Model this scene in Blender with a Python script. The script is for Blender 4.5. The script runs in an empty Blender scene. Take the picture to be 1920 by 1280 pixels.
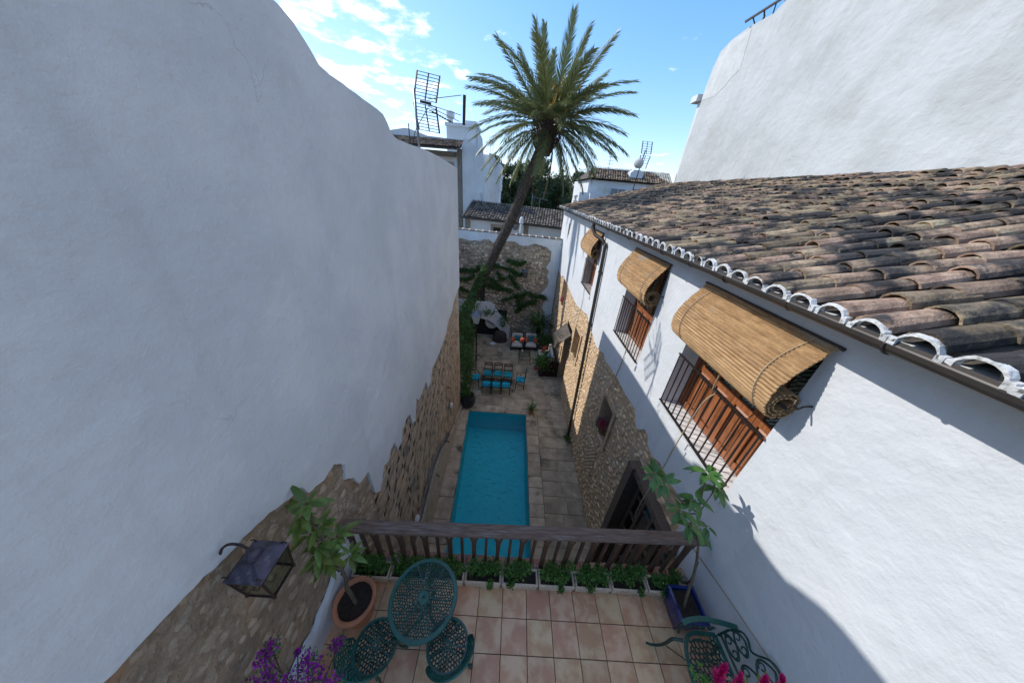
import bpy, math, random
from math import sin, cos, pi, radians, atan2, sqrt, hypot
from mathutils import Vector, Matrix, noise, Euler
from mathutils.geometry import tessellate_polygon, delaunay_2d_cdt

SC = bpy.context.scene
COL = SC.collection
rnd = random.Random(7)

# ------------------------------------------------------------------ camera
H = 4.6
def _axes(p, y, r):
    f = Vector((sin(y)*cos(p), cos(y)*cos(p), -sin(p)))
    rt = Vector((cos(y), -sin(y), 0)); u = rt.cross(f)
    return f, cos(r)*rt + sin(r)*u, -sin(r)*rt + cos(r)*u
cf, cr_, cu = _axes(0.50517, 0.01679, 0.08342)
cam_d = bpy.data.cameras.new('camera'); cam = bpy.data.objects.new('camera', cam_d); COL.objects.link(cam)
cam.matrix_world = Matrix(((cr_.x, cu.x, -cf.x, 0), (cr_.y, cu.y, -cf.y, 0), (cr_.z, cu.z, -cf.z, H), (0, 0, 0, 1)))
cam_d.sensor_width = 36; cam_d.lens = 36*511.4/1920; cam_d.clip_start = .05; cam_d.clip_end = 2000
SC.camera = cam

# ------------------------------------------------------------------ light
SUN = Vector((-4.58, 2.01, 3.81)).normalized()
elev = math.asin(SUN.z); az = atan2(SUN.x, SUN.y)
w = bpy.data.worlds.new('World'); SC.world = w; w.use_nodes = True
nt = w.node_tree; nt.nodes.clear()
def wn(t, **k):
    n = nt.nodes.new(t)
    for a, b in k.items(): setattr(n, a, b)
    return n
sky = wn('ShaderNodeTexSky', sky_type='NISHITA', sun_disc=False, sun_elevation=elev, sun_rotation=az % (2*pi),
         air_density=1.0, dust_density=.35, ozone_density=4.0, altitude=50)
tc = wn('ShaderNodeTexCoord'); sep = wn('ShaderNodeSeparateXYZ'); nt.links.new(tc.outputs['Generated'], sep.inputs[0])
def wm(op, a, b=None, c=None, clamp=False):
    n = wn('ShaderNodeMath', operation=op, use_clamp=clamp)
    for i, v in enumerate((a, b, c)):
        if v is None: continue
        if isinstance(v, (int, float)): n.inputs[i].default_value = v
        else: nt.links.new(v, n.inputs[i])
    return n.outputs[0]
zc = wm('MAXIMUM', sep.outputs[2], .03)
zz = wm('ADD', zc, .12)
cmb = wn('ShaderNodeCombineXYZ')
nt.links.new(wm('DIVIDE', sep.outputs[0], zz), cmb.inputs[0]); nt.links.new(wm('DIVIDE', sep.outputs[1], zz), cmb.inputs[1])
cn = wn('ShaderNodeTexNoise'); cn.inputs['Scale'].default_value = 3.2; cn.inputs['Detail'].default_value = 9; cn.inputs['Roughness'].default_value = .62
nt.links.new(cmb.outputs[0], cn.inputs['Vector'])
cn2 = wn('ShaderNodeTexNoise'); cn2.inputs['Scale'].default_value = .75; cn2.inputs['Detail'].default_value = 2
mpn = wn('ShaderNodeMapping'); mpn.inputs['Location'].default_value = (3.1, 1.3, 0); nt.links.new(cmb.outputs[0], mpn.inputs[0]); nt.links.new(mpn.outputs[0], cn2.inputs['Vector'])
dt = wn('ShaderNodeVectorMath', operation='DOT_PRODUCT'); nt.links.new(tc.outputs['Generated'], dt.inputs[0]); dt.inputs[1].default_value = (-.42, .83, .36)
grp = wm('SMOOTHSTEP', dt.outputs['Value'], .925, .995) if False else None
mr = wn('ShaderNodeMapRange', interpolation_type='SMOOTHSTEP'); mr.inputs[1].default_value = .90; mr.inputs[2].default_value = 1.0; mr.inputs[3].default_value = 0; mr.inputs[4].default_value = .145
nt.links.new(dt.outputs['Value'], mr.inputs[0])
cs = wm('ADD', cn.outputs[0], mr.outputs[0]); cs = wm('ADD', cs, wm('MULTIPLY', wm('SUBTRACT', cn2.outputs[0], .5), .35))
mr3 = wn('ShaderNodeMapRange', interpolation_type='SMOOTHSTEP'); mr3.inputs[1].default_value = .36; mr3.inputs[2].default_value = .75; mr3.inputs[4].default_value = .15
nt.links.new(sep.outputs[2], mr3.inputs[0]); cs = wm('ADD', cs, mr3.outputs[0])  # extra clouds overhead, out of view, added to brighten and whiten the shade
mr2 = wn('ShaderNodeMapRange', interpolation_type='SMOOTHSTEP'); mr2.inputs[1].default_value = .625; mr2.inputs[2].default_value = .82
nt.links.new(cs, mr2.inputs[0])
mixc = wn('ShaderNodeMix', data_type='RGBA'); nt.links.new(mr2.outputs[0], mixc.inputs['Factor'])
hs = wn('ShaderNodeHueSaturation'); hs.inputs['Saturation'].default_value = 1.24
cden = wn('ShaderNodeVectorMath', operation='MULTIPLY_ADD'); nt.links.new(sky.outputs[0], cden.inputs[0]); cden.inputs[1].default_value = (.12,)*3; cden.inputs[2].default_value = (1,)*3
cdiv = wn('ShaderNodeVectorMath', operation='DIVIDE'); nt.links.new(sky.outputs[0], cdiv.inputs[0]); nt.links.new(cden.outputs[0], cdiv.inputs[1])
cgain = wn('ShaderNodeVectorMath', operation='MULTIPLY'); nt.links.new(cdiv.outputs[0], cgain.inputs[0]); cgain.inputs[1].default_value = (1.19, 1.18, 1.27)
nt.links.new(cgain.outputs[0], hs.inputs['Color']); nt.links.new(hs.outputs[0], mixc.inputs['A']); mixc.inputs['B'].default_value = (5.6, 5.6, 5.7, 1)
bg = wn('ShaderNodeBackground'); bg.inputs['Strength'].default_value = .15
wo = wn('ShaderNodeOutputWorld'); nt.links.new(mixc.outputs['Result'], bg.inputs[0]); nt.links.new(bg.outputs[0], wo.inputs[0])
sl = bpy.data.lights.new('sun', 'SUN'); sl.energy = 2.0; sl.angle = radians(.5); sl.color = (1, .965, .91)
so = bpy.data.objects.new('sun', sl); COL.objects.link(so); so.rotation_euler = (-SUN).to_track_quat('-Z', 'Y').to_euler(); so.location = SUN*60
SC.view_settings.view_transform = 'Standard'; SC.view_settings.look = 'None'; SC.view_settings.gamma = 1
SC.view_settings.use_curve_mapping = False; SC.view_settings.exposure = 1.2
SC.cycles.max_bounces = 12; SC.cycles.transparent_max_bounces = 12; SC.cycles.diffuse_bounces = 8
SC.cycles.use_denoising = True

# ------------------------------------------------------------------ materials
MATS = {}
def mat(name, c1, c2=None, scale=6, rough=.8, bump=0.0, bscale=30, metal=0.0, var=0.0, hue=0.0, detail=6, lo=.35, hi=.65,
        c3=None, s3=1.5, lo3=.52, hi3=.7, spec=.4, bdetail=6, stretch=None, bdist=.02, trans=0.0, c4=None, s4=.5, lo4=.5, hi4=.7):
    m = bpy.data.materials.new(name); m.use_nodes = True; t = m.node_tree; N = t.nodes; L = t.links
    b = N['Principled BSDF']
    geo = N.new('ShaderNodeNewGeometry'); pos = geo.outputs['Position']
    if stretch:
        mp = N.new('ShaderNodeVectorMath'); mp.operation = 'MULTIPLY'; L.new(pos, mp.inputs[0]); mp.inputs[1].default_value = stretch; pos = mp.outputs[0]
    rand = None
    if var or hue:
        oi = N.new('ShaderNodeObjectInfo'); ad = N.new('ShaderNodeMath'); ad.operation = 'ADD'
        L.new(oi.outputs['Random'], ad.inputs[0]); L.new(geo.outputs['Random Per Island'], ad.inputs[1])
        fr = N.new('ShaderNodeMath'); fr.operation = 'FRACT'; L.new(ad.outputs[0], fr.inputs[0]); rand = fr.outputs[0]
        off = N.new('ShaderNodeVectorMath'); off.operation = 'ADD'; L.new(pos, off.inputs[0])
        ml = N.new('ShaderNodeMath'); ml.operation = 'MULTIPLY'; L.new(rand, ml.inputs[0]); ml.inputs[1].default_value = 37.; L.new(ml.outputs[0], off.inputs[1])
        npos = off.outputs[0]
    else: npos = pos
    def ns(s, d, p): 
        n = N.new('ShaderNodeTexNoise'); n.inputs['Scale'].default_value = s; n.inputs['Detail'].default_value = d; n.inputs['Roughness'].default_value = .6
        L.new(p, n.inputs['Vector']); return n.outputs[0]
    def rng(x, a, bb):
        r = N.new('ShaderNodeMapRange'); r.interpolation_type = 'SMOOTHSTEP'; r.inputs[1].default_value = a; r.inputs[2].default_value = bb; L.new(x, r.inputs[0]); return r.outputs[0]
    def mix(f, a, bb, blend='MIX'):
        x = N.new('ShaderNodeMix'); x.data_type = 'RGBA'; x.blend_type = blend
        if isinstance(f, float): x.inputs['Factor'].default_value = f
        else: L.new(f, x.inputs['Factor'])
        for k, v in (('A', a), ('B', bb)):
            if isinstance(v, tuple): x.inputs[k].default_value = (*v, 1)
            else: L.new(v, x.inputs[k])
        return x.outputs['Result']
    col = c1
    if c2: col = mix(rng(ns(scale, detail, npos), lo, hi), c1, c2)
    if c3: col = mix(rng(ns(s3, 7, pos), lo3, hi3), col, c3)
    if c4: col = mix(rng(ns(s4, 7, pos), lo4, hi4), col, c4)
    if rand is not None:
        h = N.new('ShaderNodeHueSaturation')
        mv = N.new('ShaderNodeMath'); mv.operation = 'MULTIPLY_ADD'; L.new(rand, mv.inputs[0]); mv.inputs[1].default_value = 2*var; mv.inputs[2].default_value = 1-var
        L.new(mv.outputs[0], h.inputs['Value'])
        if hue:
            wnz = N.new('ShaderNodeTexWhiteNoise'); wnz.noise_dimensions = '1D'; L.new(rand, wnz.inputs['W'])
            mh = N.new('ShaderNodeMath'); mh.operation = 'MULTIPLY_ADD'; L.new(wnz.outputs['Value'], mh.inputs[0]); mh.inputs[1].default_value = 2*hue; mh.inputs[2].default_value = .5-hue
            L.new(mh.outputs[0], h.inputs['Hue'])
        if isinstance(col, tuple): h.inputs['Color'].default_value = (*col, 1)
        else: L.new(col, h.inputs['Color'])
        col = h.outputs[0]
    if isinstance(col, tuple): b.inputs['Base Color'].default_value = (*col, 1)
    else: L.new(col, b.inputs['Base Color'])
    b.inputs['Roughness'].default_value = rough; b.inputs['Metallic'].default_value = metal
    b.inputs['Specular IOR Level'].default_value = spec
    if bump:
        bn = N.new('ShaderNodeBump'); bn.inputs['Strength'].default_value = bump; bn.inputs['Distance'].default_value = bdist
        L.new(ns(bscale, bdetail, pos), bn.inputs['Height']); L.new(bn.outputs[0], b.inputs['Normal'])
    if trans:
        tr = N.new('ShaderNodeBsdfTranslucent'); ms = N.new('ShaderNodeMixShader'); ms.inputs[0].default_value = trans
        if isinstance(col, tuple): tr.inputs[0].default_value = (*col, 1)
        else: L.new(col, tr.inputs[0])
        out = N['Material Output']; L.new(b.outputs[0], ms.inputs[1]); L.new(tr.outputs[0], ms.inputs[2]); L.new(ms.outputs[0], out.inputs['Surface'])
    m['bsdf'] = 1; MATS[name] = m
    return m

def add_streaks(m, amt=.22, col=(.30, .29, .26), sc=(2.2, 2.2, .16), lo=.54, hi=.74):
    t = m.node_tree; N = t.nodes; L = t.links; b = N['Principled BSDF']; src = b.inputs['Base Color'].links[0].from_socket
    geo = N.new('ShaderNodeNewGeometry'); mp = N.new('ShaderNodeVectorMath'); mp.operation = 'MULTIPLY'; L.new(geo.outputs['Position'], mp.inputs[0]); mp.inputs[1].default_value = sc
    n = N.new('ShaderNodeTexNoise'); n.inputs['Scale'].default_value = 1.6; n.inputs['Detail'].default_value = 8; n.inputs['Roughness'].default_value = .65; L.new(mp.outputs[0], n.inputs['Vector'])
    r = N.new('ShaderNodeMapRange'); r.interpolation_type = 'SMOOTHSTEP'; r.inputs[1].default_value = lo; r.inputs[2].default_value = hi; r.inputs[4].default_value = amt; L.new(n.outputs[0], r.inputs[0])
    x = N.new('ShaderNodeMix'); x.data_type = 'RGBA'; L.new(r.outputs[0], x.inputs['Factor']); L.new(src, x.inputs['A']); x.inputs['B'].default_value = (*col, 1); L.new(x.outputs['Result'], b.inputs['Base Color'])

def add_cracks(m, scale=.55, width=.004, col=(.25, .25, .25), warp=.5, thr=.52):
    """thin hairline cracks over a plaster material"""
    t = m.node_tree; N = t.nodes; L = t.links; b = N['Principled BSDF']
    src = b.inputs['Base Color'].links[0].from_socket
    geo = N.new('ShaderNodeNewGeometry')
    n1 = N.new('ShaderNodeTexNoise'); n1.inputs['Scale'].default_value = 2.2; n1.inputs['Detail'].default_value = 5; L.new(geo.outputs['Position'], n1.inputs['Vector'])
    v1 = N.new('ShaderNodeVectorMath'); v1.operation = 'SCALE'; v1.inputs['Scale'].default_value = warp; L.new(n1.outputs['Color'], v1.inputs[0])
    v2 = N.new('ShaderNodeVectorMath'); v2.operation = 'ADD'; L.new(geo.outputs['Position'], v2.inputs[0]); L.new(v1.outputs[0], v2.inputs[1])
    vo = N.new('ShaderNodeTexVoronoi'); vo.feature = 'DISTANCE_TO_EDGE'; vo.inputs['Scale'].default_value = scale; L.new(v2.outputs[0], vo.inputs['Vector'])
    r = N.new('ShaderNodeMapRange'); r.inputs[1].default_value = 0; r.inputs[2].default_value = width; r.inputs[3].default_value = 1; r.inputs[4].default_value = 0; L.new(vo.outputs['Distance'], r.inputs[0])
    n2 = N.new('ShaderNodeTexNoise'); n2.inputs['Scale'].default_value = .9; n2.inputs['Detail'].default_value = 3; L.new(geo.outputs['Position'], n2.inputs['Vector'])
    r2 = N.new('ShaderNodeMapRange'); r2.inputs[1].default_value = thr; r2.inputs[2].default_value = thr+.12; L.new(n2.outputs[0], r2.inputs[0])
    mu = N.new('ShaderNodeMath'); mu.operation = 'MULTIPLY'; L.new(r.outputs[0], mu.inputs[0]); L.new(r2.outputs[0], mu.inputs[1])
    mu2 = N.new('ShaderNodeMath'); mu2.operation = 'MULTIPLY'; L.new(mu.outputs[0], mu2.inputs[0]); mu2.inputs[1].default_value = .45
    x = N.new('ShaderNodeMix'); x.data_type = 'RGBA'; L.new(mu2.outputs[0], x.inputs['Factor']); L.new(src, x.inputs['A']); x.inputs['B'].default_value = (*col, 1)
    L.new(x.outputs['Result'], b.inputs['Base Color'])

WHT = mat('lime_plaster', (.57, .585, .60), (.53, .55, .565), scale=1.3, rough=.9, bump=.45, bscale=5, bdist=.05, c3=(.50, .51, .51), s3=.7, lo3=.55, hi3=.78, detail=8)
WHTL = mat('old_lime_plaster', (.64, .645, .64), (.56, .57, .575), scale=1.1, rough=.92, bump=.5, bscale=4, bdist=.05, c3=(.55, .56, .55), s3=.6, lo3=.5, hi3=.75, detail=8)
add_cracks(WHTL, scale=.6, width=.0022)
add_streaks(WHTL, .16, lo=.5, hi=.8); add_streaks(WHT, .22)
WFAR = mat('weathered_plaster', (.58, .60, .61), (.51, .525, .53), scale=.8, rough=.9, bump=.3, bscale=6, c3=(.42, .41, .35), s3=.55, lo3=.62, hi3=.78, c4=(.55, .54, .50), s4=2.5, lo4=.6, hi4=.75)
WGREY = mat('grey_render', (.44, .455, .455), (.37, .385, .38), scale=.7, rough=.95, bump=.6, bscale=3, bdist=.08, c3=(.36, .36, .335), s3=.35, lo3=.5, hi3=.75, c4=(.36, .34, .28), s4=.9, lo4=.66, hi4=.8)
STL = mat('weathered_ashlar', (.50, .365, .235), (.37, .265, .17), scale=9, rough=.95, bump=1, bscale=34, bdist=.03, var=.13, hue=.008, c3=(.44, .27, .16), s3=1.7, lo3=.57, hi3=.72, c4=(.19, .165, .14), s4=2.3, lo4=.57, hi4=.7, bdetail=9)
ROUGHC = mat('rough_conglomerate', (.38, .285, .195), (.27, .20, .135), scale=7, rough=.97, bump=1, bscale=16, bdist=.06, bdetail=12, detail=10, c3=(.40, .235, .13), s3=1.6, lo3=.55, hi3=.7, c4=(.46, .385, .29), s4=11, lo4=.56, hi4=.68)
STN = mat('embedded_stone', (.48, .37, .26), (.34, .255, .175), scale=12, rough=.95, bump=1, bscale=40, bdist=.03, bdetail=9, var=.20, c3=(.42, .26, .15), s3=1.6, lo3=.55, hi3=.72)
MORL = mat('pale_lime_mortar', (.54, .44, .33), (.42, .34, .25), scale=9, rough=.95, bump=.8, bscale=40, bdist=.02, c4=(.17, .14, .11), s4=2.1, lo4=.55, hi4=.72)
STR = mat('rubble_stone', (.61, .44, .265), (.46, .32, .19), scale=14, rough=.92, bump=.8, bscale=50, var=.24, hue=.01, c3=(.52, .45, .35), s3=5, lo3=.5, hi3=.7, bdist=.015)
MORR = mat('rubble_mortar', (.54, .385, .235), (.41, .285, .175), scale=5, rough=.95, bump=1, bscale=30, bdist=.03, c3=(.40, .33, .25), s3=1.2, lo3=.5, hi3=.7)
STF = mat('fieldstone', (.62, .51, .37), (.44, .35, .25), scale=6, rough=.92, var=.5, hue=.015, bump=.7, bscale=30, c3=(.16, .14, .12), s3=.9, lo3=.52, hi3=.68)
MORF = mat('fieldstone_mortar', (.48, .38, .27), (.34, .27, .195), scale=4, rough=.95, bump=1, bscale=20, c3=(.13, .12, .10), s3=.8, lo3=.52, hi3=.7)
PAVE = mat('courtyard_stone', (.48, .385, .27), (.32, .255, .175), scale=2.4, rough=.85, bump=.5, bscale=25, var=.12, c3=(.12, .115, .085), s3=1.3, lo3=.5, hi3=.7, c4=(.50, .455, .38), s4=2.6, lo4=.6, hi4=.72)
COPE = mat('coping_stone', (.54, .43, .31), (.37, .29, .205), scale=3, rough=.85, bump=.5, bscale=30, var=.16, c3=(.115, .10, .08), s3=1.8, lo3=.54, hi3=.7)
GRND = mat('bare_ground', (.16, .13, .09), (.10, .09, .06), scale=2, rough=.95)
TILE = mat('terracotta_floor_tile', (.66, .43, .25), (.53, .275, .145), scale=4.5, rough=.42, bump=.12, bscale=60, var=.10, hue=.008, lo=.38, hi=.62, detail=3, spec=.45, c3=(.28, .17, .12), s3=2.0, lo3=.6, hi3=.75)
GROUT = mat('cement_grout', (.10, .085, .065), (.06, .05, .04), scale=10, rough=.9)
BRICK = mat('old_brick', (.33, .16, .10), (.24, .13, .09), scale=9, rough=.9, bump=.6, bscale=50, var=.25, c3=(.30, .25, .20), s3=6, lo3=.5, hi3=.7)
CEM = mat('worn_cement', (.22, .19, .16), (.13, .115, .095), scale=4, rough=.9, bump=.5, bscale=30)
ROOF = mat('clay_roof_tile', (.34, .245, .16), (.19, .13, .085), scale=7, rough=.92, bump=.9, bscale=35, var=.38, hue=.018, c3=(.035, .032, .03), s3=1.9, lo3=.455, hi3=.58, c4=(.30, .25, .17), s4=6, lo4=.58, hi4=.7, bdist=.02)
ROOFD = mat('roof_channel', (.10, .08, .06), (.05, .042, .035), scale=8, rough=.95, bump=.8, bscale=30, c3=(.22, .17, .11), s3=3, lo3=.55, hi3=.7)
ROOFF = mat('grey_clay_tile', (.20, .165, .135), (.10, .085, .07), scale=5, rough=.92, var=.5, hue=.01, c3=(.05, .045, .04), s3=1.5, lo3=.5, hi3=.65)
add_streaks(WGREY, .35); add_streaks(WFAR, .3)
WGREYP = mat('pale_render_patch', (.50, .515, .51), (.43, .44, .43), scale=1.5, rough=.95, bump=.6, bscale=4, bdist=.06)
WBR = mat('brightened_limewash', (.80, .81, .80), (.72, .73, .73), scale=2, rough=.9, bump=.5, bscale=8, bdist=.03, c3=(.60, .60, .58), s3=1.2, lo3=.58, hi3=.75)  # lightened plaster copy; the light its shaded walls lack is put into colour
add_streaks(WBR, .25)
LIME = mat('limewash', (.70, .70, .68), (.50, .50, .48), scale=14, rough=.9, bump=.8, bscale=30, c3=(.24, .22, .19), s3=9, lo3=.58, hi3=.72, var=.1)
WOOD = mat('weathered_teak', (.20, .135, .10), (.10, .06, .042), scale=5, rough=.6, bump=.5, bscale=18, stretch=(1.2, 18, 18), c3=(.24, .22, .22), s3=2.2, lo3=.52, hi3=.72)
WOODB = mat('dark_baluster_wood', (.10, .050, .030), (.058, .028, .018), scale=6, rough=.5, bump=.3, bscale=20, stretch=(14, 14, 1.4), var=.15)
WDOOR = mat('varnished_door_wood', (.30, .105, .038), (.19, .062, .022), scale=4, rough=.38, bump=.15, bscale=20, stretch=(14, 14, 1.2), var=.1, spec=.5)
WGAR = mat('sunbleached_timber', (.17, .12, .085), (.09, .062, .044), scale=5, rough=.75, bump=.6, bscale=14, stretch=(10, 10, 1.2))
WOLD = mat('old_dark_timber', (.075, .055, .043), (.035, .026, .02), scale=5, rough=.7, bump=.6, bscale=14, stretch=(10, 10, 1.2))
IRON = mat('black_iron', (.018, .017, .017), (.035, .025, .02), scale=20, rough=.5, metal=.3)
RUST = mat('rusty_iron', (.055, .028, .022), (.03, .02, .018), scale=25, rough=.6, metal=.3, bump=.3, bscale=80)
GUT = mat('bronze_gutter', (.045, .040, .036), (.06, .05, .042), scale=3, rough=.42, metal=.35)
GALV = mat('galvanised_metal', (.20, .21, .22), (.13, .13, .14), scale=15, rough=.45, metal=.7)
GREEN = mat('green_cast_metal', (.006, .088, .066), (.005, .062, .048), scale=12, rough=.33, spec=.5, bump=.15, bscale=90)
GREEN2 = mat('dark_green_cast_metal', (.008, .050, .036), (.006, .035, .026), scale=12, rough=.38, spec=.5, bump=.15, bscale=90)
TERRA = mat('terracotta', (.50, .21, .105), (.40, .165, .085), scale=7, rough=.75, bump=.2, bscale=40)
TERRAP = mat('limed_terracotta', (.68, .54, .40), (.52, .37, .25), scale=9, rough=.85, bump=.4, bscale=60, var=.08, c3=(.58, .50, .41), s3=12, lo3=.5, hi3=.7, stretch=(6, 6, 1.0))
BLUE = mat('cobalt_glaze', (.010, .026, .15), (.007, .016, .09), scale=6, rough=.12, spec=.7)
SOIL = mat('potting_soil', (.022, .016, .012), (.045, .032, .022), scale=40, rough=.95, bump=1, bscale=60)
URN = mat('dark_urn', (.035, .033, .038), (.022, .02, .022), scale=8, rough=.45)
STRAW = mat('esparto_straw', (.40, .25, .12), (.28, .165, .075), scale=16, rough=.8, bump=.9, bscale=90, var=.16, c3=(.30, .25, .20), s3=4, lo3=.58, hi3=.74, stretch=(1, .35, 1), bdist=.01)
HEMP = mat('hemp_rope', (.42, .32, .20), (.30, .22, .13), scale=60, rough=.9)
LEAFD = mat('herb_leaf', (.12, .25, .05), (.065, .15, .03), scale=9, rough=.5, var=.35, hue=.02, trans=.25)
LEAFM = mat('magnolia_leaf', (.17, .24, .05), (.11, .17, .035), scale=12, rough=.38, var=.25, hue=.02, trans=.25, c3=(.10, .075, .03), s3=6, lo3=.6, hi3=.72)
LEAFR = mat('loquat_leaf', (.085, .20, .05), (.055, .135, .04), scale=12, rough=.35, var=.25, hue=.015, trans=.25, c3=(.28, .06, .045), s3=7, lo3=.60, hi3=.66)
LEAFI = mat('ivy_leaf', (.085, .175, .045), (.05, .115, .03), scale=3, rough=.5, var=.4, hue=.02, trans=.2, c3=(.07, .15, .03), s3=1.0, lo3=.5, hi3=.7)
LEAFP = mat('palm_leaflet', (.20, .225, .09), (.14, .165, .07), scale=2, rough=.45, var=.3, hue=.01, trans=.2)
LEAFPY = mat('dry_palm_leaflet', (.21, .17, .075), (.14, .11, .05), scale=2, rough=.7, var=.3, trans=.2)
RACH = mat('palm_rachis', (.19, .19, .09), (.13, .12, .055), scale=5, rough=.5)
FRUIT = mat('date_stalk', (.50, .29, .05), (.34, .18, .03), scale=6, rough=.6)
PTRK = mat('palm_trunk', (.13, .10, .078), (.06, .048, .038), scale=9, rough=.95, bump=1, bscale=25, var=.3)
PINE = mat('pine_needles', (.05, .085, .03), (.025, .05, .02), scale=.8, rough=.7, var=.45, trans=.1, c3=(.06, .075, .02), s3=.35, lo3=.52, hi3=.7)
BARK = mat('plant_bark', (.14, .105, .07), (.09, .065, .045), scale=15, rough=.9, bump=.5, bscale=40)
MAG = mat('magenta_bract', (.42, .03, .42), (.26, .015, .28), scale=9, rough=.6, var=.4, hue=.02, trans=.3)
PINK = mat('pink_plume', (.75, .02, .20), (.50, .01, .16), scale=14, rough=.6, var=.3, hue=.01, trans=.3)
FUCH = mat('fuchsia_petal', (.48, .015, .11), (.33, .01, .08), scale=14, rough=.6, var=.35, trans=.2)
TEALC = mat('turquoise_cushion', (.008, .47, .64), (.006, .38, .55), scale=5, rough=.85, bump=.2, bscale=120)
TEALD = mat('teal_pillow', (.01, .20, .22), (.008, .14, .16), scale=5, rough=.9)
ORNG = mat('coral_pillow', (.62, .15, .075), (.48, .10, .05), scale=6, rough=.9)
CREAM = mat('cream_cushion', (.62, .59, .52), (.52, .50, .45), scale=6, rough=.9)
GREYC = mat('grey_canvas', (.11, .095, .08), (.07, .062, .052), scale=5, rough=.95, bump=.4, bscale=20)
DARK = mat('dark_interior', (.012, .011, .010), (.02, .018, .016), scale=3, rough=.9)
BOX = mat('purple_grey_patina', (.085, .075, .11), (.045, .038, .05), scale=9, rough=.5, metal=.3, c3=(.16, .15, .18), s3=14, lo3=.55, hi3=.7)
PIPEW = mat('white_metal_paint', (.72, .72, .70), (.6, .6, .58), scale=9, rough=.5)
SILL = mat('white_sill_tile', (.72, .71, .68), (.62, .60, .57), scale=8, rough=.35, var=.06)
QUOIN = mat('quoin_stone', (.25, .21, .17), (.17, .14, .11), scale=4, rough=.95, var=.15, bump=.6, bscale=15)
FRSTN = mat('window_stone_trim', (.34, .26, .19), (.25, .19, .14), scale=5, rough=.9)
WAT_F = mat('pool_paint', (.020, .55, .64), (.016, .49, .58), scale=.8, rough=.6)

def glass_mat(name, tint, rough=.03, fac=None, ior=1.45, bump=0, bscale=6):
    m = bpy.data.materials.new(name); m.use_nodes = True; t = m.node_tree; N = t.nodes; L = t.links; N.remove(N['Principled BSDF'])
    tr = N.new('ShaderNodeBsdfTransparent'); tr.inputs[0].default_value = (*tint, 1)
    g = N.new('ShaderNodeBsdfGlossy'); g.inputs['Roughness'].default_value = rough
    lw_ = N.new('ShaderNodeLayerWeight'); p5 = N.new('ShaderNodeMath'); p5.operation = 'POWER'; L.new(lw_.outputs['Facing'], p5.inputs[0]); p5.inputs[1].default_value = 5
    F0 = ((ior-1)/(ior+1))**2; fr = N.new('ShaderNodeMath'); fr.operation = 'MULTIPLY_ADD'; L.new(p5.outputs[0], fr.inputs[0]); fr.inputs[1].default_value = 1-F0; fr.inputs[2].default_value = F0
    mx = N.new('ShaderNodeMixShader'); L.new(fr.outputs[0], mx.inputs[0]); L.new(tr.outputs[0], mx.inputs[1]); L.new(g.outputs[0], mx.inputs[2])
    if bump:
        geo = N.new('ShaderNodeNewGeometry'); n = N.new('ShaderNodeTexNoise'); n.inputs['Scale'].default_value = bscale; n.inputs['Detail'].default_value = 4; n.inputs['Distortion'].default_value = .6
        L.new(geo.outputs['Position'], n.inputs['Vector']); b = N.new('ShaderNodeBump'); b.inputs['Strength'].default_value = bump; b.inputs['Distance'].default_value = .16
        L.new(n.outputs[0], b.inputs['Height']); L.new(b.outputs[0], g.inputs['Normal']); L.new(b.outputs[0], lw_.inputs['Normal'])
    L.new(mx.outputs[0], N['Material Output'].inputs[0]); return m
GLASS = glass_mat('window_glass', (.85, .9, .88))
GLASSM = glass_mat('lantern_glass', (.72, .74, .66), rough=.15)
WATER = glass_mat('pool_water', (.66, .96, .97), rough=.03, ior=1.45, bump=1.0, bscale=6.5)
def lace_mat():
    m = mat('lace_curtain', (.62, .63, .60), rough=.9); t = m.node_tree; N = t.nodes; L = t.links; b = N['Principled BSDF']
    geo = N.new('ShaderNodeNewGeometry'); v = N.new('ShaderNodeTexVoronoi'); v.inputs['Scale'].default_value = 26; L.new(geo.outputs['Position'], v.inputs[0])
    w2 = N.new('ShaderNodeTexWave'); w2.inputs['Scale'].default_value = 11; w2.bands_direction = 'DIAGONAL'; w2.inputs['Distortion'].default_value = 3; L.new(geo.outputs['Position'], w2.inputs[0])
    mu = N.new('ShaderNodeMath'); mu.operation = 'MULTIPLY'; L.new(v.outputs['Distance'], mu.inputs[0]); L.new(w2.outputs['Color'], mu.inputs[1])
    r = N.new('ShaderNodeMapRange'); r.inputs[1].default_value = .12; r.inputs[2].default_value = .22; L.new(mu.outputs[0], r.inputs[0])
    x = N.new('ShaderNodeMix'); x.data_type = 'RGBA'; L.new(r.outputs[0], x.inputs['Factor']); x.inputs['A'].default_value = (.55, .57, .55, 1); x.inputs['B'].default_value = (.10, .12, .12, 1)
    L.new(x.outputs['Result'], b.inputs['Base Color']); return m
LACE = lace_mat()

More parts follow.
